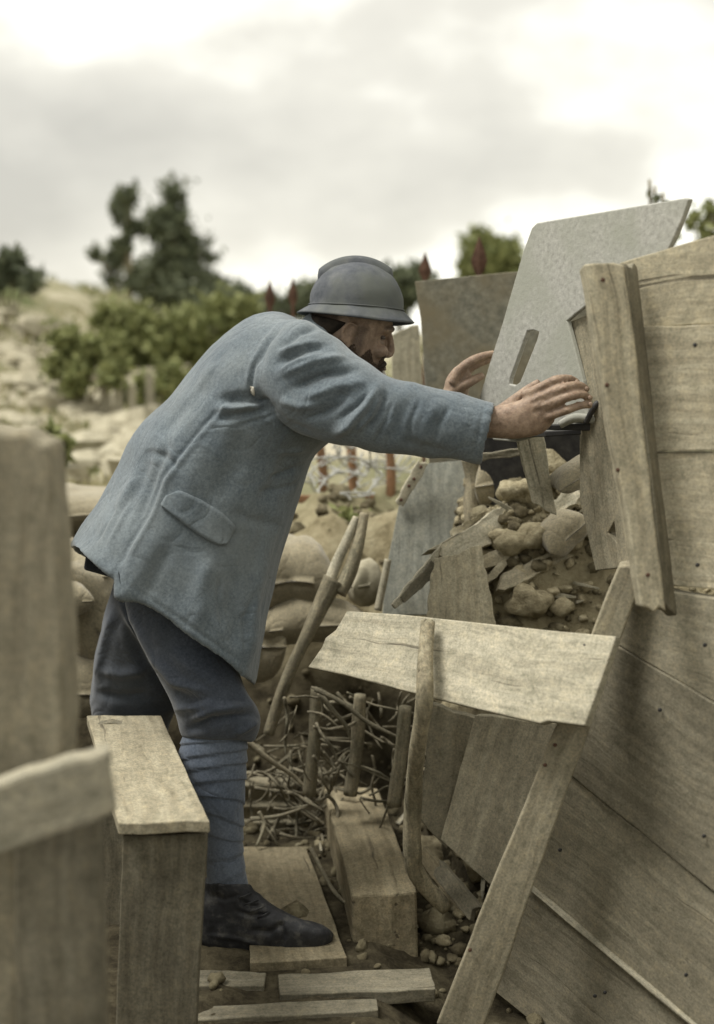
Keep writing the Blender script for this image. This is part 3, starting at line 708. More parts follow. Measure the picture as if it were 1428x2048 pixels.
person = link('person', body_me, M_SKIN, smooth=True)
tag(person, 'soldier in blue-grey wool uniform and crested helmet leaning on the pale plate', 'person')
coat = link('coat', coat_me, M_COAT, person, smooth=True); tag(coat, 'blue-grey wool coat with side seam and pocket flap')
for s in (-1, 1):
    ey = link('eye', mesh('eye', *ell_data(H(.0725, s * .032, .111), (.0065, .0115, .0042), HR)), M_EYE, person, smooth=True)
    link('iris', mesh('iris', *ell_data(H(.0765, s * .032, .1105), (.0035, .0048, .0036), HR)), M_HAIR, ey, smooth=True)
# short beard along jaw, lip and cheek
pol = np.array([tuple(p.vertices) for p in body_me.polygons if len(p.vertices) == 4]); bw_ = np.maximum(jaw * (1 - lips), must) * ishead * (loc[:, 2] < .088)
sel = pol[bw_[pol].mean(1) > .45]; used = np.unique(sel); mpv = {int(v): i for i, v in enumerate(used)}
bno = get_no(body_me); bco = get_co(body_me)
bV = [Vector(bco[v]) + Vector(bno[v]) * (-.001 + min(1, bw_[v] * 1.3 - .35) * (.0022 + .002 * n3(bco[v], 90, 2) + .002 * n3(bco[v], 220, 5))) for v in used]
link('beard', mesh('beard', bV, [tuple(mpv[int(v)] for v in f) for f in sel]), M_BEARD, person, smooth=True)
# nails and knuckle folds of the near hand
for (x, y, d) in [(1154, 763, 2.962), (1173, 777, 2.950), (1179, 795, 2.943), (1181, 808, 2.938)]:
    c = P(x, y, d)
    link('fingernail', mesh('fingernail', *ell_data((0, 0, 0), (.0056, .0022, .0042), None, 10, 8)), M_NAIL, person, Matrix.Translation(c) @ Matrix.Rotation(.6, 4, 'Z'), smooth=True)
# hair at temples and nape, below the helmet
hr = [hring(.062, -.045, -.098, .062), hring(.085, -.030, -.0995, .072), hring(.11, .008, -.101, .0745), hring(.124, .03, -.095, .0745)]
link('hair', fuse([loft_data(hr, 3)], .004, 2), M_HAIR, person, smooth=True)
# moustache tuft
mo = [htube([(.094, 0, .056), (.095, s * .012, .054), (.088, s * .026, .047), (.078, s * .034, .040)], [.006, .006, .005, .002], 8) for s in (-1, 1)]
link('moustache', fuse(mo, .002, 1), M_HAIR, person, smooth=True)

# coat surface for things sewn on it
coat_bvh = BVHTree.FromPolygons([v.co for v in coat_me.vertices], [tuple(p.vertices) for p in coat_me.polygons])
def on_coat(px_, py_, off=0.004):
    t = P(px_, py_, 3.0); dr = (t - CAM).normalized()
    h = coat_bvh.ray_cast(CAM, dr)
    if h[0] is None: return t
    n = h[1] if h[1].dot(dr) < 0 else -h[1]
    return h[0] + n * off
def flap(name, poly, mat, parent, off=.007, t=.006, nn=22):
    """cloth flap lying on the coat: poly rows top edge -> bottom edge"""
    top, bot = poly
    V, F = [], []
    def at_(pl, u):
        x = u * (len(pl) - 1); i = min(int(x), len(pl) - 2); f = x - i
        return (pl[i][0] * (1 - f) + pl[i + 1][0] * f, pl[i][1] * (1 - f) + pl[i + 1][1] * f)
    m = 8
    for layer in (1, 0):
        for j in range(m + 1):
            for i in range(nn + 1):
                a, b = at_(top, i / nn), at_(bot, i / nn); v = j / m
                x, y = a[0] * (1 - v) + b[0] * v, a[1] * (1 - v) + b[1] * v
                V.append(on_coat(x, y, (off * (.2 + .8 * v) + (t if layer else -.006))))
    n = (m + 1) * (nn + 1); ix = lambda s, i, j: s * n + j * (nn + 1) + i
    for j in range(m):
        for i in range(nn):
            F.append((ix(0, i, j), ix(0, i + 1, j), ix(0, i + 1, j + 1), ix(0, i, j + 1))); F.append((ix(1, i, j), ix(1, i, j + 1), ix(1, i + 1, j + 1), ix(1, i + 1, j)))
    for i in range(nn):
        for j in (0, m): F.append((ix(0, i, j), ix(0, i + 1, j), ix(1, i + 1, j), ix(1, i, j)))
    for j in range(m):
        for i in (0, nn): F.append((ix(0, i, j), ix(0, i, j + 1), ix(1, i, j + 1), ix(1, i, j)))
    me = mesh(name, V, F); bm = bmesh.new(); bm.from_mesh(me); bmesh.ops.recalc_face_normals(bm, faces=bm.faces); bm.to_mesh(me); bm.free()
    o = link(name, me, mat, parent, smooth=True); return o
flap('pocket_flap', ([(332, 992), (358, 980), (400, 998), (446, 1026), (470, 1052), (466, 1062)], [(322, 1010), (346, 1030), (376, 1054), (412, 1078), (436, 1090), (452, 1088)]), M_COAT, coat, off=.004, t=.004)
# tear with pale lining at the armpit seam
flap('lining_tear', ([(500, 772), (508, 774)], [(500, 782), (510, 790)]), M_BONE, coat, off=.002, t=.002, nn=4)
# coat collar: soft standing band round the neck
def band(rs, th, name, mat, parent, vox=.004):
    outer = rs; innr = [shrink(r, 1 - th) for r in reversed(rs)]
    rings = outer + innr + [outer[0]]
    n = len(rings[0]); V = [p for r in rings[:-1] for p in r]; F = []
    L = len(rings) - 1
    for i in range(L):
        for k in range(n):
            F.append((i * n + k, i * n + (k + 1) % n, ((i + 1) % L) * n + (k + 1) % n, ((i + 1) % L) * n + k))
    return link(name, fuse([(V, F)], vox, 3), mat, parent, smooth=True)
collar = band([Rg((596, 655), (716, 762), 3.20, .100), Rg((606, 636), (716, 746), 3.20, .094), Rg((622, 624), (716, 738), 3.20, .088)], .10, 'collar', M_COAT, coat)
# black block showing under the back of the coat
poly = [P(172, 1104, 3.24), P(240, 1132, 3.24), P(236, 1160, 3.24), P(166, 1140, 3.24)]
po = poly_board('tail_block', poly, 0.06, M_DARK_CLOTH, parent=person, bev=.006)

# trousers
tr_me = fuse([loft_data(leg_n + [shrink(leg_n[-1], .8)], 3), loft_data(leg_f + [shrink(leg_f[-1], .8)], 3)], .006, 4)
folds(tr_me, [([(236, 1190), (262, 1240), (300, 1310), (350, 1362), (425, 1388)], 9, 0.008), ([(250, 1250), (290, 1330), (340, 1385), (400, 1405)], 11, -0.010),
              ([(335, 1420), (400, 1412), (440, 1402)], 7, 0.006), ([(372, 1462), (420, 1440), (480, 1432), (515, 1428)], 8, -0.010), ([(380, 1440), (430, 1418), (500, 1412)], 8, 0.007),
              ([(455, 1330), (480, 1380), (515, 1425)], 10, 0.006), ([(340, 1300), (400, 1350), (450, 1380)], 14, 0.004), ([(470, 1470), (500, 1450), (515, 1440)], 6, 0.007),
              ([(200, 1340), (240, 1350), (300, 1340)], 10, 0.006), ([(190, 1385), (240, 1395), (300, 1390)], 9, -0.006), ([(230, 1210), (205, 1290), (190, 1370)], 9, 0.006)], .004, 11)
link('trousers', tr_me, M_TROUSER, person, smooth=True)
# puttees: wound cloth bands
def puttee(rs, turns, name):
    n, m = 44, 30
    pts = []
    cols = []
    for k in range(len(rs[0])):
        p, _ = resample([r[k] for r in rs], [0] * len(rs), m); cols.append(p)
    nr = len(cols[0]); rings = []
    for i in range(nr):
        r = [cols[k][i] for k in range(len(cols))]; c = sum(r, Vector()) / len(r)
        o = []
        for k, p in enumerate(r):
            ph = (i / (nr - 1)) * turns + k / len(r) + 0.4 * math.sin(2 * math.pi * k / len(r) + i * .05) + .18 * n3(p, 9, 3)
            saw = ph - math.floor(ph)
            o.append(c + (p - c) * (0.955 + 0.062 * saw ** .8 + 0.02 * n3(p, 25, turns)))
        rings.append(o)
    V, F = loft_data(rings)
    return link(name, mesh(name, V, F), M_PUTTEE, person, smooth=True)
puttee(put_n, 9, 'puttee'); puttee(put_f, 8, 'puttee')
# boots
def boot(foot, ankle, name):
    me = fuse([loft_data([foot[0]] + foot, 3), loft_data(ankle, 3)], .004, 4)
    b = link(name, me, M_BOOT, person, smooth=True)
    return b
ank_n = [Rg((410, 1766), (500, 1768), 3.08, .045, 2.0), Rg((408, 1800), (520, 1806), 3.08, .045), Rg((406, 1850), (520, 1860), 3.08, .044)]
boot_n = boot(foot_n, ank_n, 'boot')
folds(boot_n.data, [([(480, 1800), (500, 1812), (525, 1812)], 4, -.004), ([(470, 1820), (500, 1832), (545, 1828)], 4, -.004), ([(500, 1860), (540, 1865), (570, 1842)], 5, -.005),
                    ([(560, 1842), (568, 1870), (560, 1900)], 5, -.004), ([(420, 1790), (450, 1800), (480, 1790)], 5, -.003), ([(420, 1870), (470, 1876), (520, 1890)], 4, .003)], .002, 30)
boot_f = boot(foot_f, [moved(r) for r in ank_n], 'boot')
def sole(foot, name, par):
    rs = []
    V, F = [], []
    up, lo = [], []
    for i, r in enumerate(foot):
        c = sum(r, Vector()) / len(r); zb = min(p.z for p in r); b = max(p.y for p in r) - c.y
        heel = 0.006 if i <= 2 else 0.0
        for s in (-1, 1):
            rs.append(Vector((c.x, c.y + s * (b + .004), zb + .006)))
        for s in (1, -1):
            rs.append(Vector((c.x, c.y + s * (b + .004), zb - .010 - heel)))
    n = len(foot)
    for i in range(n - 1):
        for k in range(4):
            F.append((i * 4 + k, i * 4 + (k + 1) % 4, i * 4 + 4 + (k + 1) % 4, i * 4 + 4 + k))
    F.append((3, 2, 1, 0)); F.append(tuple((n - 1) * 4 + k for k in range(4)))
    me = mesh(name, rs, F); bm = bmesh.new(); bm.from_mesh(me); bmesh.ops.recalc_face_normals(bm, faces=bm.faces); bm.to_mesh(me); bm.free()
    o = link(name, me, M_SOLE, par); bevel(o, .003)
sole(foot_n, 'sole', boot_n); sole(foot_f, 'sole', boot_f)
for i, (a, b) in enumerate([((504, 1786), (478, 1796)), ((516, 1800), (488, 1810)), ((530, 1812), (500, 1824)), ((544, 1822), (514, 1836))]):
    A, B = P(a[0], a[1], 3.05), P(b[0], b[1], 3.035)
    link('lace', mesh('lace', *tube_data([A, (A + B) / 2 + Vector((0, -.006, .002)), B], [.0022] * 3, 6)), M_BOOT, boot_n, smooth=True)

# helmet
hc = P(713, 611, D0); HT = math.radians(4.0); HRL = math.radians(3)
hX = Vector((math.cos(HT) * math.cos(YAW), math.sin(YAW), -math.sin(HT))); hX.normalize()
hZ = Vector((math.sin(HT), math.sin(HRL), math.cos(HT))); hZ = (hZ - hX * hZ.dot(hX)).normalized(); hY = hZ.cross(hX)
hM = Matrix.Translation(hc) @ Matrix((hX, hY, hZ)).transposed().to_4x4()
def helmet():
    n = 72; rings = []
    a, w, h = .107, .094, .0965
    prof = []
    for i in range(15):                       # dome from the top down
        ph = (math.pi / 2) * (i + .3) / 15
        prof.append((math.sin(ph), math.cos(ph) ** 0.92, 0, 0))
    prof += [(1.0, -.03, 0, 0), (1.008, -.07, 0, 0)]
    V, F = [], []
    def pt(th, k, z, out, dz):
        cs, sn = math.cos(th), math.sin(th)
        return Vector((a * k * cs + out * cs, w * k * sn + out * sn, h * z + dz))
    rows = []
    for k, z, o, dz in prof: rows.append([pt(2 * math.pi * i / n, k, z, o, dz) for i in range(n)])
    for s in range(1, 7):                     # flared brim: long at front and back, dipping at the sides
        f = s / 6; row = []
        for i in range(n):
            th = 2 * math.pi * i / n; cs, sn = math.cos(th), math.sin(th)
            out = f * (.020 + .006 * abs(cs) ** 1.5); dz = -.0068 - f ** 1.1 * (.0175 + .008 * sn * sn * (1 + .5 * cs)) - .006 * f * max(cs, 0)
            row.append(Vector((a * 1.008 * cs + out * cs, w * 1.008 * sn + out * sn, dz)))
        rows.append(row)
    rows2 = []
    for r in reversed(rows):                  # inside face, 2.5 mm of steel and liner
        rows2.append([Vector((p.x * .972, p.y * .972, p.z - .0022 if p.z < .02 else p.z * .975)) for p in r])
    rr = rows + rows2
    for r in rr: V += r
    for j in range(len(rr) - 1):
        for i in range(n):
            F.append((j * n + i, (j + 1) * n + i, (j + 1) * n + (i + 1) % n, j * n + (i + 1) % n))
    F.append(tuple(range(n))); F.append(tuple(reversed(range((len(rr) - 1) * n, len(rr) * n))))
    me = mesh('helmet', V, F)
    for v in me.vertices: v.co += v.co.normalized() * (.0016 * n3(v.co, 26, 3) + .0012 * n3(v.co, 60, 8))
    bm = bmesh.new(); bm.from_mesh(me); bmesh.ops.recalc_face_normals(bm, faces=bm.faces); bm.to_mesh(me); bm.free()
    return me
hel = link('helmet', helmet(), M_HELMET, person, hM, smooth=True); tag(hel, 'grey-blue steel helmet with raised crest')
# crest along the crown
CV, CF = [], []
cn = 40
for i in range(cn + 1):
    t = math.radians(38 + (152 - 38) * i / cn)
    env = min(1, math.sin(math.pi * i / cn) * 2.6)
    for k in range(7):
        ang = math.pi * k / 6
        yy = .016 * math.cos(ang) * (.15 + .85 * env); hh = (.0205 * env) * math.sin(ang) ** .8 - .003
        CV.append((math.cos(t) * (.105 + hh), yy, math.sin(t) * (.0955 + hh) - .001))
for i in range(cn):
    for k in range(6):
        CF.append((i * 7 + k, i * 7 + k + 1, i * 7 + 8 + k, i * 7 + 7 + k))
cm_ = mesh('crest', CV, CF); bm = bmesh.new(); bm.from_mesh(cm_); bmesh.ops.recalc_face_normals(bm, faces=bm.faces); bm.to_mesh(cm_); bm.free()
link('crest', cm_, M_HELMET, hel, hM, smooth=True)
# rolled rim band where dome meets brim
rb = [Vector((.1085 * math.cos(2 * math.pi * i / 60), .0955 * math.sin(2 * math.pi * i / 60), -.005)) for i in range(61)]
link('brim_seam', mesh('brim_seam', *tube_data(rb, [.0016] * 61, 6)), M_HELMET, hel, hM, smooth=True)
# cigarette at the lips
cg = link('cigarette', mesh('cigarette', *tube_data([H(.094, -.012, .038), H(.104, -.018, .026), H(.113, -.023, .013)], [.0042, .0042, .004], 10)), M_BONE, smooth=True)
tag(cg, 'short pale cigarette drooping from the lips of the soldier', 'cigarette')

# ================================================================== PLATES AND BOARDS AT THE PARAPET
# pale plate with the slot
def pd(px): return 1 / (1 / 3.40 + (px - 960) * ((1 / 3.02 - 1 / 3.40) / 205))
def Q(px, py): return P(px, py, pd(px))
outer = [(1074, 446), (1130, 436), (1250, 416), (1368, 396), (1376, 398), (1362, 440), (1335, 500), (1240, 560), (1150, 628), (1134, 642), (1150, 700), (1166, 762), (1178, 830), (1150, 850), (1090, 868), (1030, 884), (985, 880), (957, 800), (978, 730), (1004, 650), (1030, 560), (1048, 500), (1064, 456)]
slot = [(1054, 662), (1066, 660), (1078, 664), (1074, 680), (1040, 764), (1030, 771), (1018, 768), (1020, 756)]
plate = poly_board('slotted_plate', [Q(*p) for p in outer], 0.012, M_PLATE, holes=[[Q(*p) for p in slot]], bev=.0025)
tag(plate, 'pale grey painted plate with a slanting slot held upright by the soldier', 'plate')
# stake under it
stake = pboard('wooden_stake', [(1030, 868, 3.34), (1066, 1004, 3.34), (1114, 1034, 3.34), (1086, 862, 3.34)], .03, W_PALE, jit=.003)
tag(stake, 'tapered pale board standing below the slotted plate', 'board')
# old plate behind
op = poly_board('back_plate', [P(830, 563, 4.1), P(900, 556, 4.1), P(1010, 545, 4.1), P(1215, 532, 4.1), P(1215, 930, 4.1), P(858, 930, 4.1), P(852, 800, 4.1), P(842, 640, 4.1)], .014, M_PLATE2)
tag(op, 'mottled brown-grey plate standing behind the slotted plate', 'plate')
sp = pboard('small_panel', [(784, 668, 4.5), (784, 800, 4.5), (846, 800, 4.5), (838, 644, 4.5)], .02, W_PALE)
tag(sp, 'small pale board behind the chin of the soldier', 'board')
# post in front of the boarding
post = board('post', P(1168, 528, 2.58), P(1282, 1212, 2.48), P(1332, 1222, 2.48), P(1252, 524, 2.58), .05, W_OLD, jit=.004, endj=.006, nu=24, bev=.004)
tag(post, 'thick upright weathered post at the edge of the boarding', 'post')
pb = board('shaded_side', P(1252, 530, 2.585), P(1333, 1214, 2.485), P(1354, 1226, 2.53), P(1276, 534, 2.63), .02, W_DARK, post, jit=.003, nu=20)  # right side of the post, its shade put into a darker wood
# wide board with the triangular notch behind the post
wide = poly_board('wide_board', [P(1136, 644, 3.09), P(1202, 618, 2.99), P(1230, 640, 2.95), P(1290, 1130, 2.82), P(1192, 1141, 2.97), P(1160, 1000, 3.03), P(1158, 860, 3.04)], .024, W_OLD,
                  holes=[[P(1228, 1042, 2.92), P(1234, 1085, 2.91), P(1212, 1066, 2.935)]], grain=P(1290, 1130, 2.82) - P(1220, 640, 2.96))
tag(wide, 'wide weathered board with a small triangular hole behind the upright post', 'board')

# boarding on the right
K, KC = 2.416, .731
def wd(px): return K / ((px - 714) / 2800 + KC) + .05
def Wp(px, py, o=0.0): return P(px, py, wd(px) + o)
wallo = empty('plank_wall', Wp(1400, 2000), 'large wall of wide grey-brown planks closing the right side', 'wall')
RX = 1760
def ln(p, q, x): return p[1] + (q[1] - p[1]) * (x - p[0]) / (q[0] - p[0])
def wplank(xl, top, bot, off=0.0, xr=RX, mat=W_WALL, xb=None, **k):
    xb = xb or xl
    a, b = Wp(xl, ln(*top, xl), off), Wp(xr, ln(*top, xr), off)
    c, d = Wp(xr, ln(*bot, xr), off), Wp(xb, ln(*bot, xb), off)
    return board('plank', a, b, c, d, .028, mat, wallo, jit=.0025, nu=18, **k)
W_UP = W_OLD
T0 = ((1250, 522), (1428, 470)); T1 = ((1260, 655), (1428, 648)); T2 = ((1300, 905), (1428, 902)); T3 = ((1345, 1176), (1428, 1183))
g1 = lambda l, dy: ((l[0][0], l[0][1] + dy), (l[1][0], l[1][1] + dy))
wplank(1236, T0, g1(T1, 1), .012, mat=W_UP); wplank(1240, g1(T1, 0), g1(T2, -1), 0.0, mat=W_UP); wplank(1262, g1(T2, 1), g1(T3, -4), .003, mat=W_UP)
L1 = ((1264, 1308), (1421, 1401)); L1b = ((1217, 1419), (1428, 1560)); L2 = ((1143, 1553), (1428, 1785)); L3 = ((1037, 1752), (1384, 2044))
wplank(1250, ((1345, 1184), (1428, 1196)), g1(L1, -2), -.004, xb=1216); wplank(1208, g1(L1, 2), g1(L2, -2), -.010, xb=1116)
wplank(1114, g1(L2, 1), g1(L3, -3), -.004, xb=1034); wplank(1036, g1(L3, 3), ((960, 1960), (1200, 2150)), .010, xb=938)
bt = board('batten', Wp(1046, ln(*L3, 1046) + 2, -.016), Wp(RX, ln(*L3, RX) + 2, -.016), Wp(RX, ln(*L3, RX) + 15, -.016), Wp(1046, ln(*L3, 1046) + 9, -.016), .02, W_PALE, wallo)
for (x, y) in [(1283, 700), (1300, 860), (1390, 690), (1408, 1672), (1372, 1950), (1057, 1792), (1320, 1420), (1120, 1700), (1210, 1985), (1190, 1992), (1410, 1290), (1395, 1130)]:
    c = Wp(x, y, -.014)
    link('nail', mesh('nail', *ell_data((0, 0, 0), (.0042, .002, .0042), None, 8, 6)), M_IRON, wallo, Matrix.Translation(c), smooth=True)
# diagonal brace
br = board('brace', P(1294, 1134, 2.585), P(964, 2066, 2.70), P(872, 2050, 2.72), P(1238, 1134, 2.60), .05, W_OLD, jit=.003, nu=30, bev=.004)
tag(br, 'long slanting board bracing the plank wall below the shelf', 'board')
# shelf board
def sd_(px, py):       # the board is a tilted plane: distance from its pixel
    u = ((px - 612) * .93 + (py - 1332) * .11) / 560.0; v = ((py - 1332) - (px - 612) * .205) / -130.0
    return 2.98 - .50 * u + .055 * v
def S(px, py): return P(px, py, sd_(px, py))
sh = poly_board('shelf_board', [S(*p) for p in [(690, 1220), (800, 1229), (960, 1247), (1100, 1262), (1232, 1272), (1200, 1360), (1166, 1450), (1096, 1442), (1080, 1447), (960, 1420), (800, 1380), (690, 1350), (611, 1333), (640, 1292), (646, 1274), (668, 1258)]],
                .022, W_PALE, bev=.003, grain=S(1200, 1360) - S(650, 1270))
tag(sh, 'broad sunlit board lying tilted as a shelf across the brace', 'board')
for (x, y, d) in [(826, 1288, 3.03), (912, 1276, 2.99), (1170, 1290, 2.80), (1056, 1330, 2.81), (760, 1330, 2.985)]:
    c = S(x, y)
    link('nail', mesh('nail', *ell_data((0, 0, 0), (.004, .004, .003), None, 8, 6)), M_IRON, sh, Matrix.Translation(c), smooth=True)
s1 = stick('pole', [(855, 1244, 2.80), (850, 1330, 2.74), (848, 1400, 2.72), (834, 1500, 2.78), (828, 1600, 2.90), (824, 1700, 2.94), (836, 1750, 2.97), (892, 1815, 3.0)], [15, 16, 17, 17, 18, 20, 19, 15], W_BARK)
tag(s1, 'crooked peeled pole standing against the front of the shelf', 'pole')
# boards below the shelf
b1 = pboard('lower_board', [(862, 1408, 3.26), (842, 1640, 3.26), (894, 1700, 3.26), (955, 1440, 3.26)], .03, W_WALL); tag(b1, 'short grey board under the shelf beside the crooked pole', 'board')
b2 = pboard('lower_board', [(950, 1430, 3.20), (880, 1680, 3.20), (1010, 1800, 3.12), (1130, 1450, 3.06)], .03, W_WALL); tag(b2, 'grey-brown board under the shelf beside the slanting brace', 'board')
b3 = pboard('scrap_board', [(845, 1690, 3.1), (935, 1800, 3.0), (915, 1822, 3.0), (838, 1722, 3.1)], .02, W_BROWN); tag(b3, 'small broken board lying at the foot of the crooked pole', 'board')
b4 = pboard('scrap_board', [(880, 1722, 3.02), (960, 1812, 2.92), (935, 1838, 2.92), (866, 1752, 3.02)], .02, W_DARK); tag(b4, 'splintered dark scrap of wood touching the foot of the slanting brace', 'board')
# poles holding the earth
for pts, rr, lab in [([(634, 1376, 3.62), (630, 1460, 3.62), (618, 1590, 3.62)], [13, 14, 15], 'thin upright stake under the shelf nearest the soldier'),
                     ([(720, 1388, 3.55), (715, 1470, 3.55), (700, 1590, 3.55)], [13, 14, 15], 'thin upright stake under the middle of the shelf'),
                     ([(812, 1415, 3.4), (804, 1500, 3.4), (788, 1610, 3.4)], [13, 14, 16], 'thin upright stake just behind the crooked pole')]:
    tag(stick('stake', pts, rr, W_BARK), lab, 'stake', 'stakes holding back the earth under the shelf')

for par, pts in [(post, [(1206, 560, 2.572), (1214, 770, 2.54), (1236, 940, 2.52), (1296, 1150, 2.482)]), (br, [(1110, 1490, 2.62), (1090, 1530, 2.625), (940, 1900, 2.69)])]:
    for (x, y, d) in pts:
        link('nail', mesh('nail', *ell_data((0, 0, 0), (.0042, .0022, .0042), None, 8, 6)), M_RUST, par, Matrix.Translation(P(x, y, d)), smooth=True)
# squared beam pointing away (beside the boot)
def beam(name, q, h, mat, jit=.003, seed=3.0):
    """q = near-left, near-right, far-right, far-left corners of the top"""
    a, b, c, d = q
    o = board(name, a, d, c, b, h, mat, jit=jit, nu=16, nv=5, bev=.006, seed=seed, warp=.006)
    return o
tz = .16
bm1 = beam('timber_block', [P(704, 1792, 3.10), P(834, 1784, 3.10), P(756, 1576, 3.83), P(646, 1570, 3.85)], .17, W_BROWN, .005)
tag(bm1, 'rough squared timber lying end-on right of the boot', 'timber')
# bench in the foreground
bench = empty('bench', P(320, 2200, 2.56), 'narrow plank bench between the camera and the legs of the soldier', 'bench')
board('seat', P(236, 1647, 2.55), P(174, 1430, 3.28), P(322, 1430, 3.28), P(419, 1642, 2.55), .024, W_OLD, bench, jit=.002, nu=20, bev=.003)
board('end_board', P(245, 1672, 2.575), P(226, 2215, 2.575), P(384, 2215, 2.575), P(413, 1668, 2.575), .03, W_DARK, bench, jit=.002, nu=16)
board('end_board', P(190, 1448, 3.20), P(196, 1890, 3.20), P(300, 1890, 3.20), P(312, 1448, 3.20), .03, W_DARK, bench, jit=.002)
# foreground left
fp = pboard('foreground_post', [(-60, 846, 1.72), (-110, 2300, 1.72), (172, 2300, 1.72), (106, 876, 1.72)], .09, W_OLD, jit=.012, endj=.007, nu=26, nv=6, bev=.008, warp=.012)
tag(fp, 'big blurred weathered post close to the camera by the left edge', 'post')
fr_ = pboard('foreground_rail', [(-140, 1612, 1.60), (222, 1494, 1.66), (236, 1624, 1.66), (-140, 1765, 1.60)], .035, W_PALE, jit=.004, nu=16, bev=.006)
tag(fr_, 'pale blurred rail crossing the bottom left corner', 'rail')
fu = pboard('foreground_upright', [(26, 1690, 1.70), (40, 2400, 1.70), (222, 2400, 1.70), (196, 1640, 1.70)], .03, W_DARK, jit=.003, nu=14, bev=.004)
tag(fu, 'brown-grey blurred upright board under the pale foreground rail', 'board')

# floor boards
def floor_q(pts, z): return [P(x, y, (CAM.z - z) * 2800 / (y - 670)) for x, y in pts]
def fz(px, py, z):
    u, v = (px - 714) / FPX, -(py - 1024) / FPX
    dy, dz = cP + v * sP, -sP + v * cP
    return P(px, py, (CAM.z - z) / (-dz) * dy)
fb = board('floor_plank', fz(500, 1925, .022), fz(484, 1692, .022), fz(612, 1692, .022), fz(694, 1915, .022), .03, W_BROWN, jit=.004, nu=12); tag(fb, 'worn plank on the trench floor beneath the toe of the boot', 'plank')
for pts, lab, mt in [([(380, 1938), (532, 1944), (528, 1972), (376, 1972)], 'short floor plank just below the heel of the boot', W_DARK),
                 ([(395, 2012), (752, 1996), (757, 2020), (390, 2040)], 'pale floor plank lowest at the bottom edge', W_DARK),
                 ([(555, 1948), (860, 1935), (872, 1978), (560, 1990)], 'dark floor plank in front of the squared timber', W_DARK)]:
    q = [fz(x, y, .012) for x, y in pts]
    tag(board('floor_plank', *q, .03, mt, jit=.005, nu=12), lab, 'plank')
# step of split logs behind the leg
for k, (y0, y1, x1, lab) in enumerate([(1538, 1572, 588, 'topmost of the three split rails behind the shin'), (1580, 1612, 604, 'middle of the three split rails behind the shin'), (1614, 1644, 606, 'lowest of the three split rails behind the shin')]):
    tag(pboard('split_rail', [(430, y0, 3.92), (x1, y0 + 2, 3.92), (x1 + 2, y1, 3.86), (430, y1, 3.86)], .06, W_OLD, jit=.004, bev=.006), lab, 'rail', 'split rails behind the shin')

# things behind, between coat and shelf
forked = empty('forked_pole', P(560, 1420, 3.7), 'split forked pole leaning behind the left end of the shelf', 'pole')
stick('trunk', [(668, 1160, 3.66), (640, 1215, 3.64), (600, 1295, 3.62), (570, 1370, 3.62), (535, 1470, 3.62)], [22, 18, 14, 13, 12], W_BARK, forked)
stick('prong', [(712, 1034, 3.72), (695, 1075, 3.70), (672, 1130, 3.68), (655, 1180, 3.65)], [7, 10, 12, 12], W_PALE, forked)
stick('prong', [(728, 1026, 3.72), (718, 1085, 3.70), (700, 1140, 3.68), (676, 1185, 3.66)], [10, 13, 16, 18], W_BARK, forked)
pb2 = poly_board('grey_panel', [P(842, 928, 3.95), P(930, 920, 3.95), P(950, 1230, 3.8), P(764, 1230, 3.8), P(776, 1120, 3.85), P(800, 1000, 3.92)], .02, W_GREY, grain=Vector((0, 0, 1)))
tag(pb2, 'pale blue-grey panel standing behind the shelf', 'panel')
ns = pboard('nailed_batten', [(836, 922, 3.88), (790, 1006, 3.88), (806, 1014, 3.88), (856, 930, 3.88)], .018, W_PALE); tag(ns, 'short pale batten with nail holes leaning on the grey panel', 'batten')
for (x, y) in [(842, 934), (828, 958), (818, 972), (802, 1000)]:
    link('nail', mesh('nail', *ell_data((0, 0, 0), (.005, .003, .005), None, 8, 6)), M_RUST, ns, Matrix.Translation(P(x, y, 3.876)), smooth=True)
tag(stick('peeled_stick', [(776, 1118, 3.78), (766, 1165, 3.77), (755, 1222, 3.76)], [7, 8, 8], W_PALE), 'short white peeled stick at the edge of the grey panel', 'stick')
tag(stick('branch_post', [(940, 915, 3.74), (948, 960, 3.74), (944, 1010, 3.73), (950, 1060, 3.72)], [22, 20, 19, 22], W_BARK), 'stout bark-covered branch under the cuff', 'branch')
lg = pboard('broken_log', [(1072, 974, 3.62), (866, 1092, 3.48), (884, 1138, 3.46), (1092, 1026, 3.60)], .06, W_PALE, jit=.010, endj=.03, nu=22, nv=5, bev=.006, warp=.012)
tag(lg, 'pale broken log tapering to a splintered end above the shelf', 'log')
pboard('splinter', [(884, 1086, 3.47), (784, 1208, 3.41), (792, 1218, 3.41), (872, 1140, 3.45)], .02, W_PALE, lg, jit=.006)
pboard('splinter', [(862, 1122, 3.44), (800, 1196, 3.41), (808, 1206, 3.41), (890, 1136, 3.44)], .012, W_DARK, lg, jit=.004)
lg2 = pboard('broken_log', [(1092, 1030, 3.56), (958, 1120, 3.47), (978, 1164, 3.45), (1100, 1066, 3.54)], .05, W_OLD, jit=.010, endj=.03, nu=18, nv=5, bev=.006, warp=.012)
tag(lg2, 'darker cracked log lying just below the pale broken log', 'log')
tag(pboard('stump_board', [(868, 1120, 3.42), (850, 1250, 3.36), (992, 1250, 3.36), (960, 1085, 3.42)], .04, W_OLD, jit=.008, endj=.02), 'short squat board stub rising behind the shelf', 'board')
tag(pboard('rusty_board', [(590, 992, 4.8), (750, 992, 4.8), (750, 1018, 4.8), (590, 1006, 4.8)], .03, W_RED, jit=.006), 'reddish-brown board lying in the wire beside the coat', 'board')

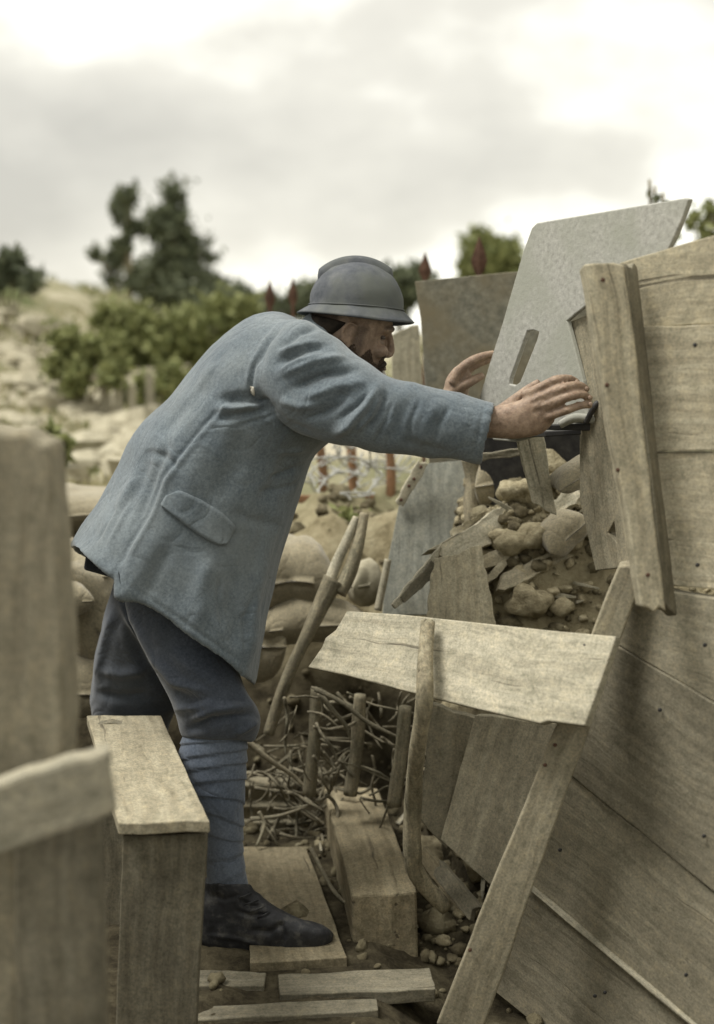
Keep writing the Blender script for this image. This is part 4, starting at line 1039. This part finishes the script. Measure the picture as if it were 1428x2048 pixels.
# sandbags and stones
def sandbag(c, r, rz, label, mat=M_SACK, name='sandbag', group='sandbags of the trench', sd=0, rx=0):
    nu_, nv_ = 30, 22; V, F = [], []
    for sg in (1, -1):
        for j in range(nv_ + 1):
            for i in range(nu_ + 1):
                u, v = math.sin((i / nu_ - .5) * math.pi), math.sin((j / nv_ - .5) * math.pi)
                t_ = max(0, (1 - abs(u) ** 3.5) * (1 - abs(v) ** 3.0)) ** .5
                k = 1 - .10 * (1 - abs(u)) ** 2 * abs(v)
                p = Vector((r[0] * u * (1 - .08 * (1 - abs(v))), r[1] * v * k, sg * r[2] * t_))
                q = Vector((p.x, p.y, sg * .05 * t_))
                w = n3(q, 5, sd) * .20 + n3(q, 13, sd + 3) * .12 + (.25 - min(.25, abs(n3(q, 17, sd + 8)))) * -.5 * (1.1 - t_) + n3(q, 38, sd + 4) * .04
                V.append(p + Vector((n3(q, 9, sd + 20), n3(q, 9, sd + 30), 0)) * .12 * r[2] + Vector((0, 0, sg * r[2] * w * (.25 + t_))) + Vector((0, 0, r[2] * .3 * n3(Vector((p.x, p.y, 0)), 4, sd + 50))))
    nn_ = (nu_ + 1) * (nv_ + 1)
    for sg in (0, 1):
        for j in range(nv_):
            for i in range(nu_):
                b = sg * nn_ + j * (nu_ + 1) + i; F.append((b, b + 1, b + nu_ + 2, b + nu_ + 1))
    for i in range(nu_):
        for j in (0, nv_):
            a = j * (nu_ + 1) + i; F.append((a, a + 1, a + 1 + nn_, a + nn_))
    for j in range(nv_):
        for i in (0, nu_):
            a = j * (nu_ + 1) + i; F.append((a, a + nu_ + 1, a + nu_ + 1 + nn_, a + nn_))
    me = mesh(name, V, F)
    o = link(name, me, mat, None, Matrix.Translation(c) @ Matrix.Rotation(rz, 4, 'Z') @ Matrix.Rotation(rx, 4, 'Y'), smooth=True)
    bm = bmesh.new(); bm.from_mesh(me); bmesh.ops.remove_doubles(bm, verts=bm.verts, dist=.0005); bmesh.ops.recalc_face_normals(bm, faces=bm.faces); bm.to_mesh(me); bm.free()
    return tag(o, label, 'sandbag' if 'bag' in name else 'stone', group)
sandbag(P(182, 1225, 3.86), (.17, .13, .10), .2, 'bulging sandbag against the seat of the trousers', sd=1, rx=1.1)
sandbag(P(140, 1130, 3.95), (.17, .13, .075), -.2, 'flat bright sandbag under the tail of the coat', sd=2)
sandbag(P(128, 1200, 3.72), (.075, .06, .045), .3, 'small rounded bag tucked beside the bulging sandbag', sd=3)
sandbag(P(150, 1365, 3.80), (.16, .12, .09), .1, 'shadowed sandbag low behind the far trouser leg', sd=4)
sandbag(P(90, 1020, 4.6), (.4, .25, .07), .2, 'long pale sandbag lying on the ground behind the coat tail', sd=14)
sandbag(P(575, 1160, 4.05), (.13, .15, .13), .1, 'pale peaked sandbag in front of the lower coat', sd=5)
sandbag(P(520, 1290, 3.92), (.075, .06, .11), .1, 'dull rounded bag at the front hem of the coat', sd=6)
sandbag(P(728, 1165, 3.98), (.045, .05, .065), .3, 'small tan stone behind the forked pole', M_STONE, 'stone', 'loose stones', 7)
sandbag(P(1120, 1062, 3.50), (.065, .07, .045), .2, 'pale sandbag lying below the iron box', sd=8, rx=-.7)
sandbag(P(1165, 938, 3.32), (.085, .07, .036), .1, 'plump yellowish sandbag right under the iron box', sd=9, rx=-.55)
sandbag(P(985, 965, 3.75), (.05, .06, .085), 0, 'crumpled cream sack end beside the bark-covered branch', sd=10)
sandbag(P(620, 1245, 4.0), (.16, .12, .07), .2, 'earth-stained sandbag behind the forked pole', sd=11)

# iron loophole box
ib = empty('iron_box', P(1090, 990, 3.5), 'black iron loophole box between the hands and the sandbags', 'box')
poly_board('top_plate', [P(962, 874, 3.46), P(1206, 848, 3.06), P(1206, 862, 3.02), P(1090, 856, 3.06)], .012, M_IRON, parent=ib, bev=.002)
board('rim', P(1086, 850, 3.03), P(1206, 846, 3.00), P(1206, 862, 3.00), P(1086, 860, 3.03), .02, M_IRON, ib, jit=0, endj=0, warp=0)
poly_board('back_panel', [P(950, 870, 3.70), P(1215, 850, 3.55), P(1180, 930, 3.58), P(1110, 1010, 3.66), P(975, 1030, 3.70)], .02, M_IRON, parent=ib)
board('lower_rail', P(952, 908, 3.55), P(1048, 896, 3.52), P(1048, 910, 3.52), P(952, 924, 3.55), .02, W_DARK, ib)
stick('latch', [(1172, 846, 3.0), (1184, 822, 2.99), (1196, 806, 2.99), (1204, 830, 3.0)], [6, 6, 6, 5], M_IRON, ib, rough=0, wob=0)
stick('latch', [(1120, 850, 3.02), (1150, 836, 3.01), (1196, 840, 3.0)], [8, 10, 8], M_PLATE, ib, rough=0, wob=0)

# iron pickets with spear heads
def picket(px, ytip, yb, wpx, d, label):
    s = d / FPX; base = P(px, yb, d); w = wpx * s / 2; hh = (yb - ytip) * s
    e = empty('iron_picket', Vector((base.x, d, height(base.x, d))), label, 'picket', 'rusty spear-headed pickets')
    V = []; F = []
    prof = [(0, w * .45), (.02, w * .8), (hh * .35, w), (hh * .55, w * .75), (hh, w * .04)]
    for z, r in prof:
        for k in range(4):
            a = math.pi / 2 * k
            V.append((base.x + r * math.cos(a), d + r * .4 * math.sin(a), base.z + z))
    for i in range(4):
        for k in range(4): F.append((i * 4 + k, i * 4 + (k + 1) % 4, i * 4 + 4 + (k + 1) % 4, i * 4 + 4 + k))
    F.append((3, 2, 1, 0)); F.append((16, 17, 18, 19))
    link('spear_head', mesh('spear_head', V, F), M_RUST, e)
    link('bar', mesh('bar', *tube_data([Vector((base.x, d, height(base.x, d) - .2)), Vector((base.x, d, base.z + .02))], [w * .35] * 2, 8)), M_RUST, e)
picket(850, 506, 560, 26, 5.6, 'rusty spear-headed picket just right of the helmet')
picket(958, 474, 548, 32, 5.0, 'tall rusty spear-headed picket above the mottled plate')
picket(540, 562, 615, 22, 6.2, 'dark spear-headed picket above the shoulder, farther from the helmet')
picket(586, 556, 610, 20, 6.4, 'dark spear-headed picket touching the rear of the helmet')

# barbed wire
def wire_curve(name, pts, r, parent):
    p, rr = resample(pts, [r] * len(pts), 5)
    return link(name, mesh(name, *tube_data(p, rr, 5)), M_WIRE, parent, smooth=True)
bw = empty('barbed_wire', P(720, 1000, 5.0), 'tangle of pale barbed wire between the coat and the grey panel', 'wire')
rnd = random.Random(3)
for k in range(16):
    cx, cy, d = rnd.uniform(610, 840), rnd.uniform(890, 1000), rnd.uniform(4.7, 5.6)
    pts = []; a0 = rnd.uniform(0, 6); R_ = rnd.uniform(25, 75)
    for i in range(9):
        a = a0 + i * rnd.uniform(.5, .9)
        pts.append(P(cx + R_ * math.cos(a) + i * 4 - 16, cy + R_ * .7 * math.sin(a), d + .12 * math.sin(a * 1.3)))
    s_ = wire_curve('strand', pts, .0035, bw)
    q, _ = resample(pts, [0] * len(pts), 2)
    bv, bf = [], []
    for p in q[1::2]:
        dr = Vector((rnd.uniform(-1, 1), rnd.uniform(-1, 1), rnd.uniform(-1, 1))).normalized() * .018
        v, f = tube_data([p - dr, p + dr], [.0028] * 2, 4); b0 = len(bv); bv += v; bf += [tuple(i + b0 for i in t) for t in f]
    tag(link('barbs', mesh('barbs', bv, bf), M_WIRE, s_), kind='stuff')
for (x, y0, y1, d, lab) in [(700, 880, 1010, 5.3, 'leaning wooden wire stake behind the forearm'), (640, 890, 1020, 5.5, 'brown wire stake close to the front of the coat'), (776, 880, 1000, 5.1, 'brown wire stake beside the nailed batten')]:
    tag(stick('wire_stake', [(x, y0, d), (x + 6, (y0 + y1) / 2, d), (x + 2, y1 + 30, d)], [9, 10, 10], W_RED), lab, 'stake', 'stakes carrying the barbed wire')

# brushwood and twigs
rnd = random.Random(11)
tw = []
for k in range(170):
    if k < 110: x, y = rnd.uniform(490, 650), rnd.uniform(1470, 1705)
    else: x, y = rnd.uniform(560, 860), rnd.uniform(1370, 1600)
    d = rnd.uniform(3.72, 3.95) if k < 110 else rnd.uniform(3.5, 3.72)
    a = rnd.gauss(.35, .8); L = rnd.uniform(40, 130)
    pts = []
    cx, cy = x, y
    for i in range(5):
        pts.append(P(cx, cy, d + rnd.uniform(-.03, .03))); a += rnd.gauss(0, .28)
        cx += L / 4 * math.cos(a); cy += L / 4 * math.sin(a)
    p, r = resample(pts, [rnd.uniform(.002, .0056)] * 4 + [.0014], 2)
    tw.append(tube_data(p, r, 5))
bwood = link('brushwood', mesh('brushwood', *join_data(tw)), W_TWIG, smooth=True)
tag(bwood, 'tangled thin dry brushwood packed behind the shin and under the shelf', 'brushwood', kind='stuff')
for pts, lab in [([(628, 1378, 3.5), (690, 1410, 3.48), (740, 1442, 3.47), (800, 1474, 3.45)], 'long pale branch slanting down under the shelf'),
                 ([(640, 1385, 3.52), (665, 1420, 3.5), (690, 1450, 3.5), (700, 1480, 3.5)], 'short pale branch hooked under the left end of the shelf'),
                 ([(490, 1482, 3.66), (540, 1520, 3.66), (590, 1552, 3.68), (628, 1592, 3.68)], 'twisted branch reaching from the shin to the squared timber'),
                 ([(500, 1640, 3.70), (560, 1634, 3.68), (632, 1604, 3.66)], 'thin branch lying along the lowest split rail'),
                 ([(520, 1622, 3.68), (530, 1650, 3.67), (512, 1692, 3.64)], 'short pale twig drooping over the floor plank'),
                 ([(620, 1700, 3.45), (660, 1770, 3.35), (700, 1810, 3.28)], 'dark branch lying between floor plank and squared timber')]:
    tag(stick('branch', pts, [6, 5.5, 5, 2.5][:len(pts)] if len(pts) == 4 else [5, 4.5, 2.5], W_TWIG, n=8, rough=.3, wob=.012), lab, 'branch')

# clods on the parapet
rnd = random.Random(5); cl = []
for k in range(2280):
    x, y = (rnd.uniform(-.9, 1.0), rnd.uniform(3.45, 4.8)) if k < 900 else (rnd.uniform(.15, .85), rnd.uniform(3.1, 4.0)) if k < 2200 else (rnd.uniform(-.5, .4), rnd.uniform(2.7, 3.9))
    r = (.004 + .02 * rnd.random() ** 2.2) * (1 if rnd.random() < .93 else 1.7)
    z = height(x, y)
    V_, F_ = ell_data((x, y, z + r * .3), (r, r * rnd.uniform(.7, 1.2), r * .75), Matrix.Rotation(rnd.uniform(0, 3), 3, 'Z'), 7, 5)
    cl.append(([v + Vector((n3(v, 60, k), n3(v, 60, k + 5), n3(v, 60, k + 9))) * r * .5 for v in V_], F_))
rb_ = []
for k in range(620):
    x, y = rnd.gauss(.50, .16), rnd.uniform(3.15, 3.95)
    r = (.008 + .034 * rnd.random() ** 2.5) if k < 200 else .004 + .012 * rnd.random() ** 2
    V_, F_ = ell_data((0, 0, 0), (r * rnd.uniform(.8, 1.3), r, r * rnd.uniform(.55, .9)), Matrix.Rotation(rnd.uniform(0, 3), 3, 'Z') @ Matrix.Rotation(rnd.uniform(-.6, .6), 3, 'X'), 14, 10)
    c = Vector((x, y, height(x, y) + r * .35))
    q3 = Matrix.Rotation(rnd.uniform(0, 3), 3, 'X') @ Matrix.Rotation(rnd.uniform(0, 3), 3, 'Y')
    def boxy(v):
        w = q3 @ (v / r); nrm = (abs(w.x) ** 5 + abs(w.y) ** 5 + abs(w.z) ** 5) ** .2
        return v * (w.length / max(nrm, 1e-5)) * (1 + .38 * n3(v / r, 1.1, k * 3.1) + .13 * n3(v / r, 5, k))
    rb_.append(([c + boxy(v) for v in V_], F_))
tag(link('rubble', mesh('rubble', *join_data(rb_)), M_EARTHSTONE, smooth=True), 'pale broken stones strewn over the earth heap behind the shelf', 'rubble', kind='stuff')
ch_ = []
for k in range(70):
    x, y = rnd.gauss(.42, .2), rnd.uniform(3.2, 3.95); z = height(x, y) + .015
    a = rnd.uniform(0, 6.28); L = rnd.uniform(.03, .11); d_ = Vector((math.cos(a), math.sin(a), rnd.uniform(-.2, .6))).normalized() * L
    w_ = rnd.uniform(.003, .009)
    ch_.append(tube_data([Vector((x, y, z)), Vector((x, y, z)) + d_ * .5, Vector((x, y, z)) + d_], [w_, w_ * .9, w_ * .3], 4))
tag(link('wood_chips', mesh('wood_chips', *join_data(ch_)), W_PALE), 'splinters of pale wood scattered over the earth heap', 'splinters', kind='stuff')
for pts, th, mt, lab in [([(1000, 1150, 3.44), (1130, 1090, 3.50), (1138, 1116, 3.49), (1010, 1182, 3.42)], .03, W_OLD, 'half-buried tan board end on the earth heap'),
                         ([(1096, 1010, 3.52), (1150, 960, 3.5), (1164, 990, 3.48), (1110, 1040, 3.5)], .03, W_PALE, 'small pale block of wood beside the plump sandbag'),
                         ([(905, 1060, 3.62), (968, 1020, 3.64), (976, 1040, 3.64), (915, 1088, 3.6)], .025, W_OLD, 'short split chunk leaning on the bark-covered branch')]:
    tag(pboard('wood_scrap', pts, th, mt, jit=.008, endj=.02, bev=.005, warp=.01), lab, 'wood')
tag(link('clods', mesh('clods', *join_data(cl)), M_SOIL, smooth=True), 'loose clods of earth scattered over the parapet', 'earth', kind='stuff')

# broken stone and earth on the bank
rnd = random.Random(31); bk = []
for k in range(420):
    y = rnd.uniform(6.5, 17); x = rnd.uniform(-.27 * y - .4, -.13 * y)
    r = .03 + .20 * rnd.random() ** 3
    V_, F_ = ell_data((0, 0, 0), (r * rnd.uniform(.8, 1.5), r, r * rnd.uniform(.4, .8)), Matrix.Rotation(rnd.uniform(0, 3), 3, 'Z'), 9, 6)
    c = Vector((x, y, height(x, y) + r * .15)); bk.append(([c + v * (1 + .6 * n3(v / r, 1.3, k * 2.7)) for v in V_], F_))
tag(link('bank_rubble', mesh('bank_rubble', *join_data(bk)), M_STONE), 'pale broken stone and earth strewn over the bank at the left', 'rubble', kind='stuff')
# ================================================================== VEGETATION
def leaves(cents, rads, count, size, seed, flat=1.0):
    rs = np.random.RandomState(seed)
    w = np.array(rads) ** 2; w /= w.sum()
    V = np.empty((count, 4, 3)); ci = rs.choice(len(cents), count, p=w)
    c = np.array([tuple(c) for c in cents])[ci]; r = np.array(rads)[ci]
    dr = rs.normal(size=(count, 3)); dr /= np.linalg.norm(dr, axis=1)[:, None]
    pos = c + dr * (r * np.abs(rs.normal(0, .62, count)))[:, None] * np.array([1, 1, flat])
    a = rs.normal(size=(count, 3)); a /= np.linalg.norm(a, axis=1)[:, None]
    b = np.cross(a, rs.normal(size=(count, 3))); b /= np.linalg.norm(b, axis=1)[:, None]
    s = size * rs.uniform(.5, 1.25, count)[:, None]
    V[:, 0] = pos - a * s; V[:, 1] = pos + b * s * .45; V[:, 2] = pos + a * s; V[:, 3] = pos - b * s * .45
    return V.reshape(-1, 3)
def leaf_obj(name, V, mat, parent=None):
    n = len(V) // 4
    me = bpy.data.meshes.new(name); me.vertices.add(len(V)); me.vertices.foreach_set('co', V.ravel())
    me.loops.add(4 * n); me.loops.foreach_set('vertex_index', np.arange(4 * n)); me.polygons.add(n)
    me.polygons.foreach_set('loop_start', np.arange(0, 4 * n, 4)); me.polygons.foreach_set('loop_total', np.full(n, 4)); me.update(calc_edges=True); me.validate()
    return link(name, me, mat, parent)
def tree(name, lobes, base, d, label, cat, mat, count, size, trunk=.16, group=None, seed=1):
    """lobes: (px, py, radius px) at distance d"""
    rnd = random.Random(seed)
    bp = P(base[0], base[1], d); bp.z = min(bp.z, height(bp.x, d)) - .1
    e = empty(name, bp, label, cat, group)
    cents, rads, V, F = [], [], [], []
    parts = []
    topz = max(P(l[0], l[1], d).z for l in lobes)
    mid = [bp]
    for (x, y, r) in lobes:
        R_ = r * d / FPX; c = P(x, y, d + rnd.uniform(-.5, .5) * R_ * 1.5)
        for k in range(11):
            v = Vector((rnd.gauss(0, 1), rnd.gauss(0, 1), rnd.gauss(0, 1))).normalized() * R_ * rnd.uniform(.3, .85)
            cents.append(c + v); rads.append(R_ * rnd.uniform(.3, .75))
        fork = bp.lerp(c, .45); fork.x = bp.x + (c.x - bp.x) * .2
        pts, rr = resample([bp, fork, c, c + Vector((0, 0, R_ * .5))], [trunk, trunk * .7, trunk * .35, trunk * .1], 4)
        parts.append(tube_data(pts, rr, 8, .15))
    link('trunk', mesh('trunk', *join_data(parts)), W_BARK, e, smooth=True)
    leaf_obj('crown', leaves(cents, rads, count, size, seed), mat, e)
    return e
tree('tree', [(338, 402, 36), (320, 440, 46), (350, 470, 58), (340, 520, 66), (395, 520, 44), (310, 560, 50), (370, 580, 66), (430, 592, 44), (345, 615, 60)], (345, 640), 42, 'tall dark green tree rising highest at the left horizon', 'tree', L_DARK, 9000, .16, .16, seed=2)
tree('tree', [(252, 392, 26), (240, 425, 24), (262, 455, 30), (245, 490, 24), (190, 505, 20), (230, 520, 26), (265, 560, 26), (222, 560, 18)], (262, 650), 38, 'slender thin-leaved tree left of the tall dark tree', 'tree', L_DARK, 1700, .15, .07, seed=3)
tree('tree', [(960, 492, 38), (930, 520, 32), (990, 520, 40), (1020, 500, 26), (950, 545, 40), (1030, 545, 36)], (960, 640), 40, 'hazy green tree above the mottled plate', 'tree', L_MID, 3500, .18, .12, seed=4)
for k, (lb, bs_, d, lab, mt, ct, sz) in enumerate([
    ([(480, 605, 40), (530, 612, 36), (590, 610, 34), (640, 605, 40), (440, 615, 36)], (520, 660), 36, 'dark hedge bush on the skyline behind the shoulder', L_DARK, 4500, .17),
    ([(790, 560, 30), (830, 560, 34), (760, 590, 36), (810, 600, 36)], (800, 660), 36, 'dark bush on the skyline right of the helmet', L_DARK, 2500, .17),
    ([(25, 535, 34), (-5, 552, 40), (58, 566, 26), (-50, 540, 44)], (20, 600), 16, 'dark bush crowning the bank by the left edge', L_DARK, 3000, .08),
    ([(180, 605, 34), (150, 620, 28), (215, 612, 34), (245, 630, 34)], (200, 660), 26, 'dark green bush under the slender tree', L_DARK, 2600, .12),
    ([(130, 690, 40), (165, 720, 44), (110, 730, 34), (205, 690, 34), (150, 760, 34), (225, 740, 30)], (160, 800), 11, 'leafy green bush on the slope left of the coat', L_MID, 4200, .05),
    ([(300, 650, 52), (370, 660, 52), (250, 655, 44), (430, 645, 48), (480, 630, 40), (340, 700, 50), (285, 720, 48), (235, 700, 40), (400, 700, 44), (210, 640, 36)], (320, 760), 15, 'broad green bush behind the back of the soldier', L_MID, 9500, .065),
    ([(300, 770, 34), (340, 760, 34), (270, 790, 28)], (300, 830), 12, 'low green bush close behind the sloping back of the coat', L_MID, 2000, .05),
    ([(1390, 440, 26), (1425, 420, 28), (1410, 465, 24), (1450, 460, 40), (1345, 470, 16)], (1410, 560), 9, 'sparse bush behind the top of the plank wall', L_MID, 420, .04),
    ([(1310, 398, 9), (1326, 410, 9), (1300, 384, 5)], (1330, 560), 6, 'thin twig sticking up behind the slotted plate', L_DARK, 40, .022),
    ([(640, 1075, 34), (690, 1060, 34), (660, 1120, 30), (740, 1090, 24), (740, 1050, 24)], (680, 1180), 4.55, 'low green weeds behind the forked pole', L_MID, 1800, .024),
    ([(95, 880, 26), (125, 900, 22)], (110, 980), 6.5, 'small green plant beside the blurred post', L_MID, 500, .04)]):
    tree('bush' if 'twig' not in lab and 'plant' not in lab and 'weeds' not in lab else 'plant', lb, bs_, d, lab, 'bush' if 'bush' in lab else 'plant', mt, ct, sz, .02 if d < 20 else .06, seed=20 + k)
def blades(xr, yr, count, hgt, seed, mat, name, label, dens=None):
    rs = np.random.RandomState(seed); V = []
    n = 0
    while n < count:
        y = yr[0] + (yr[1] - yr[0]) * rs.rand() ** 1.6
        x = xr[0](y) + (xr[1](y) - xr[0](y)) * rs.rand()
        if lump(x, y, .8, seed) + .35 * lump(x, y, 3, seed) < -.12 + .3 * rs.rand() - .15: n += .3; continue
        z = height(x, y) - .01; h = hgt * rs.uniform(.5, 1.3) * (1 + (y - yr[0]) * .03); a = rs.rand() * 6.28; l = rs.normal(0, .35, 2) * h; w = .004 * (1 + (y - 4) * .12)
        b = np.array((x, y, z)); t = b + np.array((l[0], l[1], h)); wv = np.array((math.cos(a), math.sin(a), 0)) * w
        m_ = (b + t) / 2 + np.array((-l[0] * .15, -l[1] * .15, h * .08))
        V += [b - wv, m_ + wv * 1.1 , t, m_ - wv * 1.1]
        n += 1
    o = leaf_obj(name, np.array(V), mat); return tag(o, label, 'grass', kind='stuff')
fl = lambda y: -0.27 * y - .3; frr = lambda y: -.5 + 0.16 * max(0, y - 8)
blades((fl, frr), (4.5, 26), 9000, .07, 5, L_GRASS, 'grass', 'green and straw grass covering the slope behind the trench')
blades((fl, lambda y: -.05 * y), (5, 24), 8000, .06, 9, L_DRY, 'dry_grass', 'dry bleached grass on the bank at the left')
# pale stakes of a fence behind the coat
for k, (x, y0, y1, lab) in enumerate([(152, 775, 965, 'leftmost pale fence stake behind the coat'), (182, 790, 965, 'second pale fence stake from the left behind the coat'), (208, 735, 965, 'tall pale fence stake left of the coat back'), (236, 750, 965, 'pinkish pale fence stake beside the coat back'), (262, 768, 950, 'pale fence stake half hidden by the coat back'), (300, 745, 930, 'rightmost pale fence stake behind the coat back')]):
    w_ = [8, 7, 10, 9, 8, 8][k]
    tag(pboard('fence_stake', [(x - w_ + (k * 7 % 5) - 2, y0, 11), (x - w_ + 2, y1, 11), (x + w_ + 2, y1, 11), (x + w_ + (k * 7 % 5) - 2, y0 + 8, 11)], .04, W_PALE, jit=.01), lab, 'stake', 'pale fence stakes behind the coat')
tag(pboard('fence_rail', [(136, 886, 8.6), (290, 890, 8.6), (290, 908, 8.6), (136, 902, 8.6)], .04, W_PALE), 'pale horizontal rail in front of the fence stakes', 'rail')
